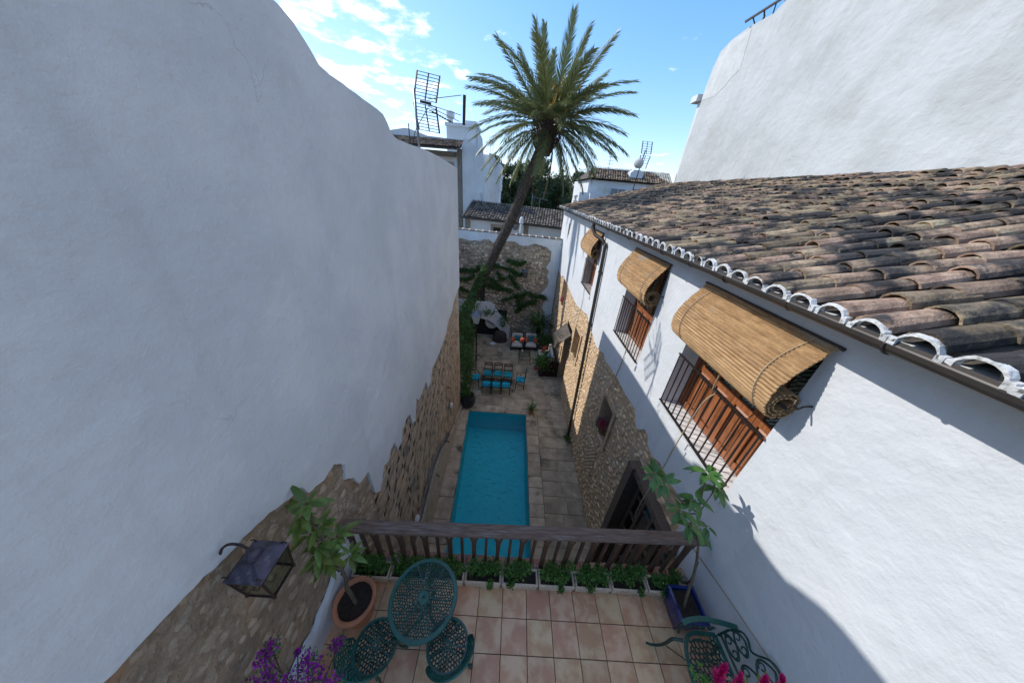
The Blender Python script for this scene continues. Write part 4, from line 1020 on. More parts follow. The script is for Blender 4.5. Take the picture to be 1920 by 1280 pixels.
rp = thing('potted_loquat', 'young red edged big leaved tree in a cobalt blue glazed pot', 'potted plant', (2.43, 1.42, 0))
def frus(mb, x0, x1, y0, y1, z0, z1, e):
    return mb.add([(x0+e,y0+e,z0),(x1-e,y0+e,z0),(x1-e,y1-e,z0),(x0+e,y1-e,z0),(x0,y0,z1),(x1,y0,z1),(x1,y1,z1),(x0,y1,z1)], [(0,3,2,1),(4,5,6,7),(0,1,5,4),(1,2,6,5),(2,3,7,6),(3,0,4,7)])
mb = MB(); X0, X1, Y0_, Y1_ = 2.27, 2.60, 1.23, 1.60
mb.add([(X0+.05,Y0_+.05,.003),(X1-.05,Y0_+.05,.003),(X1-.05,Y1_-.05,.003),(X0+.05,Y1_-.05,.003),(X0+.015,Y0_+.015,.18),(X1-.015,Y0_+.015,.18),(X1-.015,Y1_-.015,.18),(X0+.015,Y1_-.015,.18),
        (X0+.012,Y0_+.012,.31),(X1-.012,Y0_+.012,.31),(X1-.012,Y1_-.012,.31),(X0+.012,Y1_-.012,.31),(X0,Y0_,.32),(X1,Y0_,.32),(X1,Y1_,.32),(X0,Y1_,.32),(X0,Y0_,.35),(X1,Y0_,.35),(X1,Y1_,.35),(X0,Y1_,.35),
        (X0+.03,Y0_+.03,.352),(X1-.03,Y0_+.03,.352),(X1-.03,Y1_-.03,.352),(X0+.03,Y1_-.03,.352),(X0+.035,Y0_+.035,.30),(X1-.035,Y0_+.035,.30),(X1-.035,Y1_-.035,.30),(X0+.035,Y1_-.035,.30)],
       [(0,3,2,1)]+[(4*l+a, 4*l+(a+1) % 4, 4*l+4+(a+1) % 4, 4*l+4+a) for l in range(6) for a in range(4)])
mb.build('pot', BLUE, rp)
MB().box(X0+.037, X1-.037, Y0_+.037, Y1_-.037, .25, .305).build('soil', SOIL, rp)
tr_ = smooth_path([(2.40, 1.40, .28), (2.37, 1.43, .48), (2.36, 1.50, .79), (2.31, 1.55, 1.11), (2.25, 1.62, 1.4), (2.20, 1.72, 1.65), (2.24, 1.85, 1.85), (2.28, 1.95, 2.02)], 5)
MB().tube(tr_, [.017-.009*i/len(tr_) for i in range(len(tr_))], 8).build('trunk', BARK, rp, smooth=True)
lm2 = leafset(LEAFR, 'leaf', .20, .080)
RW = [(2.28, 1.97, 2.06, 11), (2.40, 1.90, 1.92, 8), (1.62, 1.85, 2.14, 10), (1.72, 1.80, 2.06, 8), (2.14, 1.80, 1.84, 9), (1.95, 1.70, 1.78, 9), (2.07, 1.65, 1.62, 8), (2.24, 1.68, 1.46, 7), (2.34, 1.70, 1.52, 6)]
tw = MB()
for x, y, z, n in RW:
    s0 = Vector((2.21, 1.74, 1.68)) if z > 1.7 else Vector((2.26, 1.61, 1.36))
    tw.tube([s0, (s0+Vector((x, y, z)))/2+Vector((0, 0, -.03)), (x, y, z)], [.008, .006, .005], 5)
    whorl(rp, lm2, (x, y, z), n, r, (-.7, .5), (.5, .9))
tw.build('branch', BARK, rp)

# ================================================================== CAST METAL FURNITURE
def web_edges(inside, x0, x1, y0, y1, cell, r):
    pts = []; nx_ = int((x1-x0)/cell)+3; ny_ = int((y1-y0)/cell)+3
    for j in range(-1, ny_):
        for i in range(-1, nx_):
            pts.append(Vector((x0+(i+(.5 if j % 2 else 0)+r.uniform(-.32, .32))*cell, y0+(j+r.uniform(-.32, .32))*cell)))
    v_, e_, f_, *_ = delaunay_2d_cdt(pts, [], [], 0, 1e-6)
    cen = {}; ed = {}
    for i, t in enumerate(f_):
        a, b, c = (v_[k] for k in t[:3]); cen[i] = (a+b+c)/3
        for k in range(3):
            key = tuple(sorted((t[k], t[(k+1) % 3]))); ed.setdefault(key, []).append(i)
    out = []
    for fl in ed.values():
        if len(fl) == 2:
            p, q = cen[fl[0]], cen[fl[1]]
            if inside(p.x, p.y) and inside(q.x, q.y): out.append((p, q))
    return out
def flat_bars(mb, edges, w_, z0, z1, put=None):
    for p, q in edges:
        d = (q-p)
        if d.length < 1e-5: continue
        d.normalize(); n_ = Vector((-d.y, d.x))*w_/2; e = d*w_*.35
        c = [p-n_-e, p+n_-e, q+n_+e, q-n_+e]
        if put is None: vs = [(*k, z1) for k in c]+[(*k, z0) for k in c]
        else: vs = [put(k.x, k.y, z1) for k in c]+[put(k.x, k.y, z0) for k in c]
        mb.add(vs, [(0, 1, 2, 3), (7, 6, 5, 4), (0, 3, 7, 4), (1, 5, 6, 2), (0, 4, 5, 1), (3, 2, 6, 7)])
def ring(mb, r0, r1, z0, z1, n=40, c=(0, 0)):
    mb.lathe([(r1, z0), (r1+.002, (z0+z1)/2), (r1-.003, z1), (r0+.003, z1), (r0, (z0+z1)/2), (r0, z0), (r1, z0)], (c[0], c[1], 0), n, cap=False)
r = random.Random(91)
tb = thing('round_cast_table', 'round green cast metal table with openwork top', 'table', (-.70, 1.22, 0))
mb = MB(); ring(mb, .315, .358, .682, .706, 56); mb.build('rim', GREEN, tb, world=False, smooth=False)
mb = MB(); mb.lathe([(.0145, .69), (.0145, .704), (.055, .706), (.06, .70), (.06, .69), (.0145, .69)], n=28, cap=False)
mb.build('hub', GREEN, tb, world=False)
mb = MB(); E = web_edges(lambda x, y: .055 < hypot(x, y) < .32, -.33, .33, -.33, .33, .025, r); flat_bars(mb, E, .0098, .690, .6975)
ribs = []
for k in range(12):
    a = 2*pi*k/12
    pts = [Vector((cos(a+.07*sin(t*3.1)*(1 if k % 2 else -1))*(.06+.26*t), sin(a+.07*sin(t*3.1)*(1 if k % 2 else -1))*(.06+.26*t))) for t in [i/6 for i in range(7)]]
    ribs += list(zip(pts, pts[1:]))
flat_bars(mb, ribs, .011, .690, .7005)
mb.build('openwork_top', GREEN, tb, world=False)
mb = MB()
for k in range(3):
    a = radians(90+120*k)
    P_ = smooth_path([(.03*cos(a), .03*sin(a), .66), (.10*cos(a), .10*sin(a), .56), (.05*cos(a), .05*sin(a), .38), (.07*cos(a), .07*sin(a), .22), (.20*cos(a), .20*sin(a), .10), (.27*cos(a), .27*sin(a), .02)], 5)
    mb = MB().tube(P_, .014, 8); mb.lathe([(.0, .0), (.024, .004), (.026, .02), (.015, .034), (0, .036)], (.27*cos(a), .27*sin(a), 0), 10)
    mb.build('leg', GREEN2, tb, world=False, smooth=True)
MB().tube([(0, 0, .36), (0, 0, .69)], .02, 10).build('stem', GREEN2, tb, world=False)

def cast_chair(label):
    r = random.Random(95)
    c = thing('cast_chair', label, 'chair', (0, 0, 0), 'green cast chairs at the round table')
    mb = MB(); ring(mb, .188, .214, .415, .437, 44)
    mb.lathe([(.012, .425), (.012, .434), (.034, .435), (.036, .425), (.012, .425)], n=22, cap=False)
    mb.build('seat_rim', GREEN, c, world=False)
    mb = MB(); flat_bars(mb, web_edges(lambda x, y: .03 < hypot(x, y) < .192, -.2, .2, -.2, .2, .029, r), .0125, .420, .431)
    rb_ = []
    for k in range(10):
        a = 2*pi*k/10; rb_.append((Vector((cos(a)*.035, sin(a)*.035)), Vector((cos(a)*.19, sin(a)*.19))))
    flat_bars(mb, rb_, .011, .421, .432); mb.build('openwork_seat', GREEN, c, world=False)
    # back: (s, h) mapped onto a cylinder behind (-Y)
    def bput(s_, h_, off):
        R_ = .215+.10*h_/.36+off; a = -pi/2+s_/.235; return (R_*cos(a), R_*sin(a), .44+h_)
    def topc(s_): return .06+.27*max(0, cos(s_/.30*pi/2))**.6 if abs(s_) < .30 else .06
    mb = MB(); flat_bars(mb, web_edges(lambda x, y: abs(x) < .29 and .0 < y < topc(x)-.012, -.30, .30, 0, .38, .036, r), .011, .003, -.005, put=bput)
    mb.build('openwork_back', GREEN, c, world=False)
    P_ = [bput(.30*(-1+2*i/26), topc(.30*(-1+2*i/26)), 0) for i in range(27)]
    mb = MB().tube(P_, .011, 7)
    for s_ in (-.30, .30): mb.tube([bput(s_, -.02, 0), bput(s_, .03, .0), bput(s_, .06, 0)], .010, 7)
    mb.tube([bput(.30*(-1+2*i/20), .005, 0) for i in range(21)], .009, 6)
    mb.build('back_frame', GREEN, c, world=False, smooth=True)
    ap = MB()
    for q in range(28):
        a0, a1 = 2*pi*q/28, 2*pi*(q+1)/28
        ap.add([(.205*cos(a0), .205*sin(a0), .416), (.205*cos(a1), .205*sin(a1), .416), (.197*cos(a1), .197*sin(a1), .375-.012*((q+1) % 2)), (.197*cos(a0), .197*sin(a0), .375-.012*(q % 2))], [(0, 1, 2, 3)])
    ap.build('apron', GREEN2, c, world=False)
    for k in range(4):
        a = radians(45+90*k)
        P_ = smooth_path([(.17*cos(a), .17*sin(a), .40), (.215*cos(a), .215*sin(a), .32), (.19*cos(a), .19*sin(a), .18), (.215*cos(a), .215*sin(a), .06), (.25*cos(a), .25*sin(a), .018)], 5)
        mb = MB().tube(P_, [.017-.006*i/(len(P_)-1) for i in range(len(P_))], 8); mb.lathe([(0, 0), (.022, .004), (.024, .018), (.014, .032), (0, .034)], (.255*cos(a), .255*sin(a), 0), 10)
        mb.build('leg', GREEN2, c, world=False, smooth=True)
    return c
c1 = cast_chair('green openwork chair left of the other, its curved back against the purple bougainvillea')
c1.location = (-1.12, .91, 0); c1.rotation_euler = (0, 0, radians(-22))
dup(c1, (-.39, .945, 0), radians(32), 'green openwork chair right of the other, standing on the open tile floor')

# bench on the right
bn = thing('cast_bench', 'dark green scrollwork bench with its back to the white wall', 'bench', (2.4, .6, 0))
r = random.Random(97)
SX0, SX1, SY0, SY1 = 2.13, 2.56, -.02, 1.14
def in_seat(x, y):
    dy = max(0, y-(SY1-.25))/.25; dy2 = max(0, (SY0+.25)-y)/.25
    q = max(dy, dy2); return SX0+.02+.12*q*q < x < SX1-.01 and SY0+.02 < y < SY1-.02
mb = MB(); flat_bars(mb, web_edges(in_seat, SX0, SX1, SY0, SY1, .045, r), .011, .412, .424)
vein = []
for k in range(7):
    y0 = SY0+.1+k*.16
    for sgn in (-1, 1):
        pts = [Vector((SX0+.05+.36*t, y0+sgn*.07*sin(t*pi)*(1-t*.4))) for t in [i/6 for i in range(7)]]
        vein += [(a, b) for a, b in zip(pts, pts[1:]) if in_seat(a.x, a.y) and in_seat(b.x, b.y)]
flat_bars(mb, vein, .013, .413, .427); mb.build('openwork_seat', GREEN2, bn)
rim = [(SX1, SY1-.0), (SX0+.16, SY1), (SX0+.05, SY1-.1), (SX0, SY1-.28), (SX0-.01, .56), (SX0, SY0+.28), (SX0+.05, SY0+.1), (SX0+.16, SY0), (SX1, SY0)]
P_ = smooth_path([(a, b, .42) for a, b in rim], 6)
mb = MB()
for a, b in zip(P_, P_[1:]): mb.bar(a, b+(b-a)*.2, .034, .022)
mb.bar((SX1, SY0, .42), (SX1, SY1, .42), .03, .022); mb.build('seat_rim', GREEN, bn)
# back: scroll loops in plane leaning to the wall; (u along Y, v up)
def bk(u, v): return (2.60+.13*(v/.5), u, .44+v)
def topv(u): 
    t = (u-.56)/.62; return .50-.36*t*t
bb = []
def curve(pts, rad=.0105): bb.append(([bk(*p) for p in pts], rad))
nl = 5
for k in range(nl):
    u0 = SY0+(SY1-SY0)*k/nl; u1 = SY0+(SY1-SY0)*(k+1)/nl; um = (u0+u1)/2; tv = topv(um); wd = (u1-u0)
    # top hump
    curve([(u0, topv(u0)-.04), (u0+.2*wd, tv-.01), (um, tv+.02), (u1-.2*wd, tv-.01), (u1, topv(u1)-.04)])
    # heart / tulip loops
    for row in range(2):
        v0 = .03+row*(tv-.05)*.5; hh = (tv-.05)*.5
        for s_ in (-1, 1):
            pts = []
            for i in range(15):
                t = i/14; pts.append((um+s_*wd*.46*sin(pi*t)**.8*(1-.2*t), v0+hh*(t*1.0)))
            curve(pts, .010)
            cpts = []
            for i in range(13):
                a = -pi*.5+s_*0+i/12*pi*1.9; rr = wd*.17*(1-.55*i/12); cpts.append((um+s_*(wd*.20+rr*cos(a)), v0+hh*.45+rr*sin(a)))
            curve(cpts, .007)
curve([(SY0, .02), (.3, .015), (.56, .01), (.85, .015), (SY1, .02)], .012)
for s_, u in ((1, SY1), (-1, SY0)): curve([(u, -.02), (u, .05), (u, .10), (u-s_*.0, topv(u)-.03)], .012)
for pts, rad in bb: pass
mb = MB()
for pts, rad in bb[:]: mb.tube(smooth_path(pts, 3), rad, 6)
mb.build('scroll_back', GREEN2, bn, smooth=True)
for s_, yy_ in ((1, SY1), (-1, SY0)):
    mb = MB(); P_ = smooth_path([(2.70, yy_, .66), (2.55, yy_+s_*.02, .69), (2.35, yy_+s_*.05, .68), (2.20, yy_+s_*.04, .66), (2.12, yy_+s_*.02, .64)], 5)
    for a, b in zip(P_, P_[1:]): mb.bar(a, b+(b-a)*.2, .045, .02)
    mb.build('armrest', GREEN, bn)
    mb = MB()
    for xc in (2.22, 2.34, 2.46):
        pts = [(xc+.045*cos(a_)*(1-.05*i), yy_+s_*.01, .56+.045*sin(a_)*(1-.05*i)) for i, a_ in enumerate([k*.55 for k in range(13)])]
        mb.tube(pts, .008, 5)
    mb.tube([(2.14, yy_, .43), (2.13, yy_+s_*.02, .55), (2.13, yy_+s_*.02, .64)], .012, 6)
    mb.build('arm_scroll', GREEN2, bn, smooth=True)
for s_, yy_ in ((1, SY1-.06), (-1, SY0+.06)):
    P_ = smooth_path([(2.17, yy_, .42), (2.08, yy_+s_*.02, .38), (2.05, yy_+s_*.02, .25), (2.02, yy_+s_*.03, .12), (1.95, yy_+s_*.05, .045), (1.90, yy_+s_*.06, .05)], 5)
    MB().tube(P_, [.018-.006*i/(len(P_)-1) for i in range(len(P_))], 8).build('leg', GREEN2, bn, smooth=True)
    MB().tube(smooth_path([(2.56, yy_, .42), (2.62, yy_, .25), (2.66, yy_, .015)], 5), .014, 7).build('leg', GREEN2, bn, smooth=True)
    MB().tube([(2.05, yy_, .22), (2.35, yy_-s_*.12, .12), (2.62, yy_, .2)], .006, 5).build('brace', GREEN2, bn)

# ================================================================== WALL LANTERN (lower left)
ln = thing('wall_lantern', 'large wrought iron lantern with glass sides fixed to the stone wall, lower left', 'lantern', (-1.63, .87, 1.95))
cx, cy_, zt_, zb_ = -1.615, .875, 2.22, 1.96; ht, hb = .115, .095
ct = [(cx-ht, cy_-ht, zt_), (cx+ht, cy_-ht, zt_), (cx+ht, cy_+ht, zt_), (cx-ht, cy_+ht, zt_)]
cb = [(cx-hb, cy_-hb, zb_), (cx+hb, cy_-hb, zb_), (cx+hb, cy_+hb, zb_), (cx-hb, cy_+hb, zb_)]
mb = MB()
for k in range(4):
    mb.tube([ct[k], cb[k]], .0085, 5); mb.bar(ct[k], ct[(k+1) % 4], .016, .016); mb.bar(cb[k], cb[(k+1) % 4], .014, .014)
    mb.lathe([(0, -.03), (.011, -.018), (.013, 0), (0, .01)], cb[k], 8)
mb.build('frame', RUST, ln)
for k in range(4):
    a, b, c, d = (Vector(q) for q in (ct[k], ct[(k+1) % 4], cb[(k+1) % 4], cb[k])); n_ = (b-a).cross(d-a).normalized()*.002
    MB().add([a+n_, b+n_, c+n_, d+n_, a-n_, b-n_, c-n_, d-n_], [(0,1,2,3),(7,6,5,4),(0,4,5,1),(1,5,6,2),(2,6,7,3),(3,7,4,0)]).build('glass_pane', GLASSM, ln)
mb = MB(); hr_ = ht+.012
mb.add([(cx-hr_, cy_-hr_, zt_+.01), (cx+hr_, cy_-hr_, zt_+.01), (cx+hr_, cy_+hr_, zt_+.01), (cx-hr_, cy_+hr_, zt_+.01), (cx-.05, cy_-.05, zt_+.09), (cx+.05, cy_-.05, zt_+.09), (cx+.05, cy_+.05, zt_+.09), (cx-.05, cy_+.05, zt_+.09)],
       [(0,3,2,1),(4,5,6,7),(0,1,5,4),(1,2,6,5),(2,3,7,6),(3,0,4,7)])
mb.lathe([(.05, .09), (.045, .12), (.02, .15), (.008, .19), (0, .2)], (cx, cy_, zt_), 10); mb.build('cap', BOX, ln)
mb = MB()
for sx, sy in ((1, 1), (1, -1), (-1, 1), (-1, -1)):
    pts = [(cx+sx*(ht*.95+.018*cos(a)), cy_+sy*(ht*.95), zt_+.035+.018*sin(a)) for a in [k*.7 for k in range(8)]]
    MB().tube(pts, .004, 5).build('corner_scroll', RUST, ln)
for k in range(4):   # S scrolls inside the panes
    a = Vector(ct[k]); b = Vector(ct[(k+1) % 4]); m_ = (a+b)/2; t_ = (b-a).normalized()
    for s_ in (-1, 1):
        pts = [m_+t_*s_*(.05+.028*cos(q))+Vector((0, 0, -.06-.03*sin(q)-.012*q)) for q in [i*.5 for i in range(10)]]; MB().tube(pts, .003, 4).build('pane_scroll', RUST, ln)
mb.tube(smooth_path([(cx, cy_, zt_+.19), (cx-.03, cy_, zt_+.23), (cx-.10, cy_, zt_+.23), (cx-.17, cy_, zt_+.17), (XL-.01, cy_, zt_+.08)], 5), .009, 6)
mb.build('scroll_bracket', RUST, ln)
MB().lathe([(.012, 0), (.014, .06), (.02, .09), (.012, .13), (0, .14)], (cx, cy_, zb_+.01), 10).build('bulb_holder', CREAM, ln)

# ================================================================== BOUGAINVILLEA + PINK FLOWERS
def flower_shrub(name, label, cat, base, pot_r, clusters, fl_m, leaf_m, r, fs=.032, nfl=120, nlf=60, pot=True):
    t = thing(name, label, cat, base)
    if pot: MB().lathe([(pot_r*.7, .002), (pot_r, .28), (pot_r*1.08, .30), (pot_r*1.08, .33), (pot_r*.9, .33), (pot_r*.88, .28), (0, .27)], base, 24, cap=False).build('pot', TERRA, t, smooth=True)
    st = MB(); fl = MBL(); lf = MBL()
    b = Vector(base)+Vector((0, 0, .26))
    for (x, y, z, cr) in clusters:
        c = Vector((x, y, z)); mid = (b+c)/2+Vector((r.uniform(-.05, .05), r.uniform(-.05, .05), .05))
        st.tube(smooth_path([b, mid, c], 5), .005, 5)
        pf = []; plf = []
        for _ in range(int(nfl*cr/.12)):
            d = Vector((r.gauss(0, 1), r.gauss(0, 1), r.gauss(0, 1.2))).normalized()*cr*r.random()**.45; pf.append(c+d)
        for _ in range(int(nlf*cr/.12)):
            d = Vector((r.gauss(0, 1), r.gauss(0, 1), r.gauss(0, 1))).normalized()*cr*1.15*r.random()**.4+Vector((0, 0, -cr*.5)); plf.append(c+d)
        scatter_leaves(fl, pf, fs, fs*.85, r, .5); scatter_leaves(lf, plf, fs*1.15, fs*.7, r, .2)
    st.build('stem', BARK, t); fl.build('blossom', fl_m, t); lf.build('foliage', leaf_m, t); return t
r = random.Random(101)
flower_shrub('bougainvillea', 'purple bougainvillea in the lower left corner beside the left chair', 'flowering shrub', (-1.42, .42, 0), .17,
    [(-1.66, .66, 1.36, .07), (-1.63, .60, 1.42, .07), (-1.58, .52, 1.34, .07), (-1.36, .62, 1.33, .06), (-1.28, .58, 1.38, .06), (-1.2, .70, 1.30, .05), (-1.15, .72, 1.36, .035), (-1.22, .54, 1.3, .07), (-1.08, .50, 1.34, .07),
     (-1.45, .50, 1.28, .09), (-1.33, .45, 1.34, .09), (-1.0, .42, 1.3, .08), (-1.18, .40, 1.36, .08), (-1.55, .40, 1.3, .09), (-1.47, .66, 1.30, .03), (-1.70, .46, 1.3, .07)], MAG, LEAFD, r, fs=.024, nfl=170, nlf=90)
pk = thing('pink_celosia', 'bright pink feathery flowers in the lower right corner before the bench', 'flowering plant', (1.62, .30, 0))
MB().lathe([(.12, .002), (.17, .34), (.185, .36), (.185, .40), (.15, .40), (.148, .34), (0, .33)], (1.62, .30, 0), 24, cap=False).build('pot', TERRA, pk, smooth=True)
pm = MBL(); sm_ = MB(); lf = MBL()
for x, y, z in ((1.30, .455, 2.36), (1.42, .43, 2.28), (1.56, .43, 2.3), (1.68, .43, 2.28), (1.48, .34, 2.3), (1.36, .36, 2.26), (1.62, .32, 2.25), (1.78, .36, 2.25)):
    b = Vector((1.62, .30, .33)); top_ = Vector((x, y, z)); ax = Vector((r.uniform(-.3, .1), r.uniform(.2, .5), 1)).normalized()
    sm_.tube(smooth_path([b, (b+top_)/2+Vector((0, 0, .05)), top_], 5), .006, 5)
    for q in range(130):
        t = r.random(); d = ax.orthogonal().normalized(); d = Matrix.Rotation(r.uniform(0, 6.28), 3, ax) @ d
        p = top_-ax*.07+ax*.15*t; rr = .04*(1-t)**.7+.004; tip = p+d*rr+ax*.03; s_ = d.cross(ax)*.007
        pm.add([p-s_, p+s_, tip], [(0, 1, 2)])
    scatter_leaves(lf, [top_+Vector((r.uniform(-.06, .06), r.uniform(-.06, .06), r.uniform(-.3, -.12))) for _ in range(20)], .08, .03, r)
sm_.build('stem', LEAFD, pk); pm.build('plume', PINK, pk); lf.build('foliage', LEAFD, pk)

# ================================================================== PALM
r = random.Random(111)
pt = thing('palm_tree', 'tall leaning date palm with a spreading crown at the end of the courtyard', 'palm tree', (-3.1, 15, ZF))
tp = smooth_path([(-3.15, 15, ZF), (-2.75, 15, -2.4), (-1.97, 15, -.41), (-1.13, 15, 1.44), (-.30, 15, 3.3), (.28, 15, 4.9), (.72, 15, 6.0), (.90, 15, 6.5)], 16)
mb = MBL(); n = 18; vs = []
for i, p in enumerate(tp):
    t = i/(len(tp)-1); d = (tp[min(i+1, len(tp)-1)]-tp[max(i-1, 0)]).normalized(); s_ = Vector((0, 1, 0)); q = d.cross(s_).normalized()
    R0 = .245-.07*t+.04*max(0, (.12-t))/.12
    for k in range(n):
        a = 2*pi*k/n; rr = R0*(1+.10*((i+ (k % 2)) % 2)+r.uniform(-.03, .04)); vs.append(p+(s_*cos(a)+q*sin(a))*rr)
fs = []
for i in range(len(tp)-1):
    for k in range(n): fs.append((i*n+k, i*n+(k+1) % n, (i+1)*n+(k+1) % n, (i+1)*n+k))
mb.add(vs, fs); mb.build('trunk', PTRK, pt)
# leaf-base boots along the trunk, upward-pointing scales
sc_ = MBL()
for i in range(4, len(tp)-2):
    for sub in (0, .5):
        p = tp[i]+(tp[i+1]-tp[i])*sub; d = (tp[i+1]-tp[i-1]).normalized(); s_ = Vector((0, 1, 0)); q = d.cross(s_).normalized(); t = i/(len(tp)-1); R0 = .26-.07*t
        for k in range(13):
            a = 2*pi*(k+(.5 if (i*2+int(sub*2)) % 2 else 0))/13; o_ = s_*cos(a)+q*sin(a); tg = d.cross(o_)
            c = p+o_*R0; wv = tg*.055*r.uniform(.8, 1.2)
            tip = c+d*(.085+r.uniform(-.02, .03))+o_*.05*r.uniform(.5, 1.4)
            sc_.add([c-wv-d*.03, c+wv-d*.03, tip+wv*.5, tip-wv*.5], [(0, 1, 2, 3)])
sc_.build('bark_scales', PTRK, pt)
C0 = Vector((1.02, 15, 6.95))
bt = MBL()      # boots under the crown
for k in range(420):
    z = r.uniform(-.75, .55); a = r.uniform(0, 6.28); rad = .32+.30*sin(max(0, min(1, (z+.75)/1.2))*pi*.75)
    c = C0+Vector((cos(a)*rad+z*.28*.3, sin(a)*rad, z)); o_ = Vector((cos(a), sin(a), 0)); tg = Vector((-sin(a), cos(a), 0))*.05
    tip = c+o_*.16+Vector((0, 0, .16)); bt.add([c-tg, c+tg, tip+tg*.5, tip-tg*.5, c+Vector((0, 0, .07))], [(0, 1, 2, 3), (3, 2, 4)])
bt.build('leaf_boots', WOLD, pt)
MB().lathe([(.24, -.9), (.33, -.55), (.42, -.1), (.36, .3), (.12, .6), (0, .65)], C0, 14).build('crown_base', WOLD, pt)
def frond(mb_l, mb_r, L_, droop, r, nl=72, wide=.66, vee=.30):
    """frond along +x rising; drawn in XZ, leaflets to +-Y"""
    pts = []
    ns_ = 14
    for i in range(ns_+1):
        t = i/ns_; pts.append(Vector((L_*t*(1-.10*droop*t), .05*sin(t*3), -droop*L_*.42*t*t)))
    def at(t):
        f = t*ns_; i = min(int(f), ns_-1); return pts[i].lerp(pts[i+1], f-i)
    mb_r.tube(pts, [.028*(1-.85*i/ns_) for i in range(ns_+1)], 4)
    for i in range(nl):
        t = .17+.83*i/(nl-1); p = at(t); d = (at(min(1, t+.02))-at(max(0, t-.02))).normalized()
        up = Vector((0, 1, 0)).cross(d)*-1; l = wide*(.35+.65*sin(pi*min(1, .12+t*.86))**.7)*r.uniform(.85, 1.1)
        for s_ in (-1, 1):
            o_ = (Vector((0, s_, 0))*cos(vee)+up*sin(vee)*(1 if up.z > 0 else -1)).normalized()
            ld = (o_*(.80-.25*t)+d*(.62+.45*t)+Vector((0, 0, -.10))+Vector((r.uniform(-.12, .12), 0, r.uniform(-.16, .16)))).normalized()
            wv = d*.025+Vector((0, 0, .006)); m1 = p+ld*l*.5; tip = p+ld*l+Vector((0, 0, -.16*l-.03))
            mb_l.add([p-wv, p+wv, m1+wv*1.2, m1-wv*1.2, tip], [(0, 1, 2, 3), (3, 2, 4)])
fr_m = []
for dr in (.05, .25, .5, .75, 1.0, 1.3):
    a, b = MBL(), MB(); frond(a, b, 3.7, dr, r); fr_m.append((mesh_of(a, 'leaflets', LEAFP), mesh_of(b, 'frond', RACH)))
a, b = MBL(), MB(); frond(a, b, 2.9, .5, r, wide=.34); DRY = (mesh_of(a, 'leaflets', LEAFPY), mesh_of(b, 'frond', RACH))
def put_frond(az_, el, k, s_=1, src=None, roll=0.0):
    lf_, rc_ = src or fr_m[k]
    rot = Euler((roll, -el, az_), 'XYZ').to_matrix()
    rot = Matrix.Rotation(az_, 3, 'Z') @ Matrix.Rotation(-el, 3, 'Y') @ Matrix.Rotation(roll, 3, 'X')
    o = inst(rc_, 'frond', pt, C0+Vector((cos(az_)*.22, sin(az_)*.22, .16+.12*max(0, sin(el)))), rot.to_euler(), (s_,)*3)
    q = bpy.data.objects.new('leaflets', lf_); COL.objects.link(q); q.parent = o; KIDS.setdefault(o.name, []).append(q)
# upright centre, then arching tiers, then the hanging skirt
for x, z, k, s_, yo in ((-.1, 1, 0, .98, .12), (.10, 1, 0, .94, -.25), (-.36, .95, 1, .9, .2), (.30, .95, 0, .95, .15), (.46, .8, 1, .98, -.2), (.62, .75, 1, .95, .3), (-.62, .85, 1, .95, -.2), (.0, 1, 0, .9, .4), (-.2, .9, 1, .9, -.45), (.22, .9, 1, .9, -.5)):
    v = Vector((x, yo, z)).normalized(); put_frond(atan2(v.y, v.x), math.asin(v.z), k, s_*.90, roll=r.uniform(-.6, .6))
def tier(n, a0, e0, e1, ks, s0, s1):
    for i in range(n):
        a = 2*pi*(i+a0)/n+r.uniform(-.16, .16); put_frond(a, radians(r.uniform(e0, e1)), r.choice(ks), r.uniform(s0, s1), roll=r.uniform(-.35, .35))
tier(11, .0, 40, 56, (3, 4), .88, 1.0)
tier(16, .4, 18, 36, (3, 4, 4), .86, .98)
tier(16, .2, 0, 16, (4, 4, 3), .84, .95)
tier(10, .6, -22, -8, (4, 3), .74, .88)
for az_, el, s_ in ((.1, -78, .95), (-.3, -58, .72), (.25, -48, .8), (-.1, -40, .8), (3.3, -48, .72), (3.0, -36, .8)):
    put_frond(az_, radians(el), 0 if el < -60 else 2, s_, DRY if s_ == .95 else None)
ft = MB()
for k in range(46):
    a = r.uniform(0, 6.28); b0 = C0+Vector((0, 0, .35)); o_ = Vector((cos(a), sin(a), 0))
    e_ = b0+o_*r.uniform(.25, .55)+Vector((.25, 0, r.uniform(.1, 1.0))); e_ += Vector((.22, -.55, .30)); ft.tube(smooth_path([b0, (b0+e_)/2+Vector((0, 0, .25)), e_, e_+o_*.12+Vector((0, 0, -.34))], 3), .019, 4)
ft.build('date_stalks', FRUIT, pt)

# ================================================================== IVY
r = random.Random(121)
iv = thing('climbing_ivy', 'thick dark ivy climbing the palm foot behind the end of the left wall', 'climbing plant', (-2.1, 12, ZF))
st = MB(); lf = MBL(); pts = []
blobs = []
for p in tp[10:44]: blobs.append((p+Vector((-.08, -.30, 0)), .17+.15*r.random()))
for k in range(26):
    z = -4+k*.115; y = 10.2+r.uniform(0, 2.6); blobs.append((Vector((-2.2+.28*r.random()+.1*max(0, -z-2.6), y, z+r.uniform(-.2, .2))), r.uniform(.22, .42)))
for k in range(16): blobs.append((Vector((-1.75+r.uniform(-.1, .18), 9.35+r.uniform(0, .6), -3.9+k*.17)), r.uniform(.14, .24)))
for k in range(22): blobs.append((Vector((-2.3+r.uniform(-.5, .35), 12.6+r.uniform(0, 1.6), -3.6+r.random()*3.0)), r.uniform(.35, .5)))
for c, cr in blobs:
    st.tube([c-Vector((0, 0, cr)), c+Vector((r.uniform(-.1, .1), r.uniform(-.1, .1), cr))], .012, 4)
    for _ in range(int(420*cr)):
        d = Vector((r.gauss(0, 1), r.gauss(0, 1), r.gauss(0, 1))).normalized()*cr*r.random()**.3; pts.append(c+d)
scatter_leaves(lf, pts, .085, .08, r, .1)
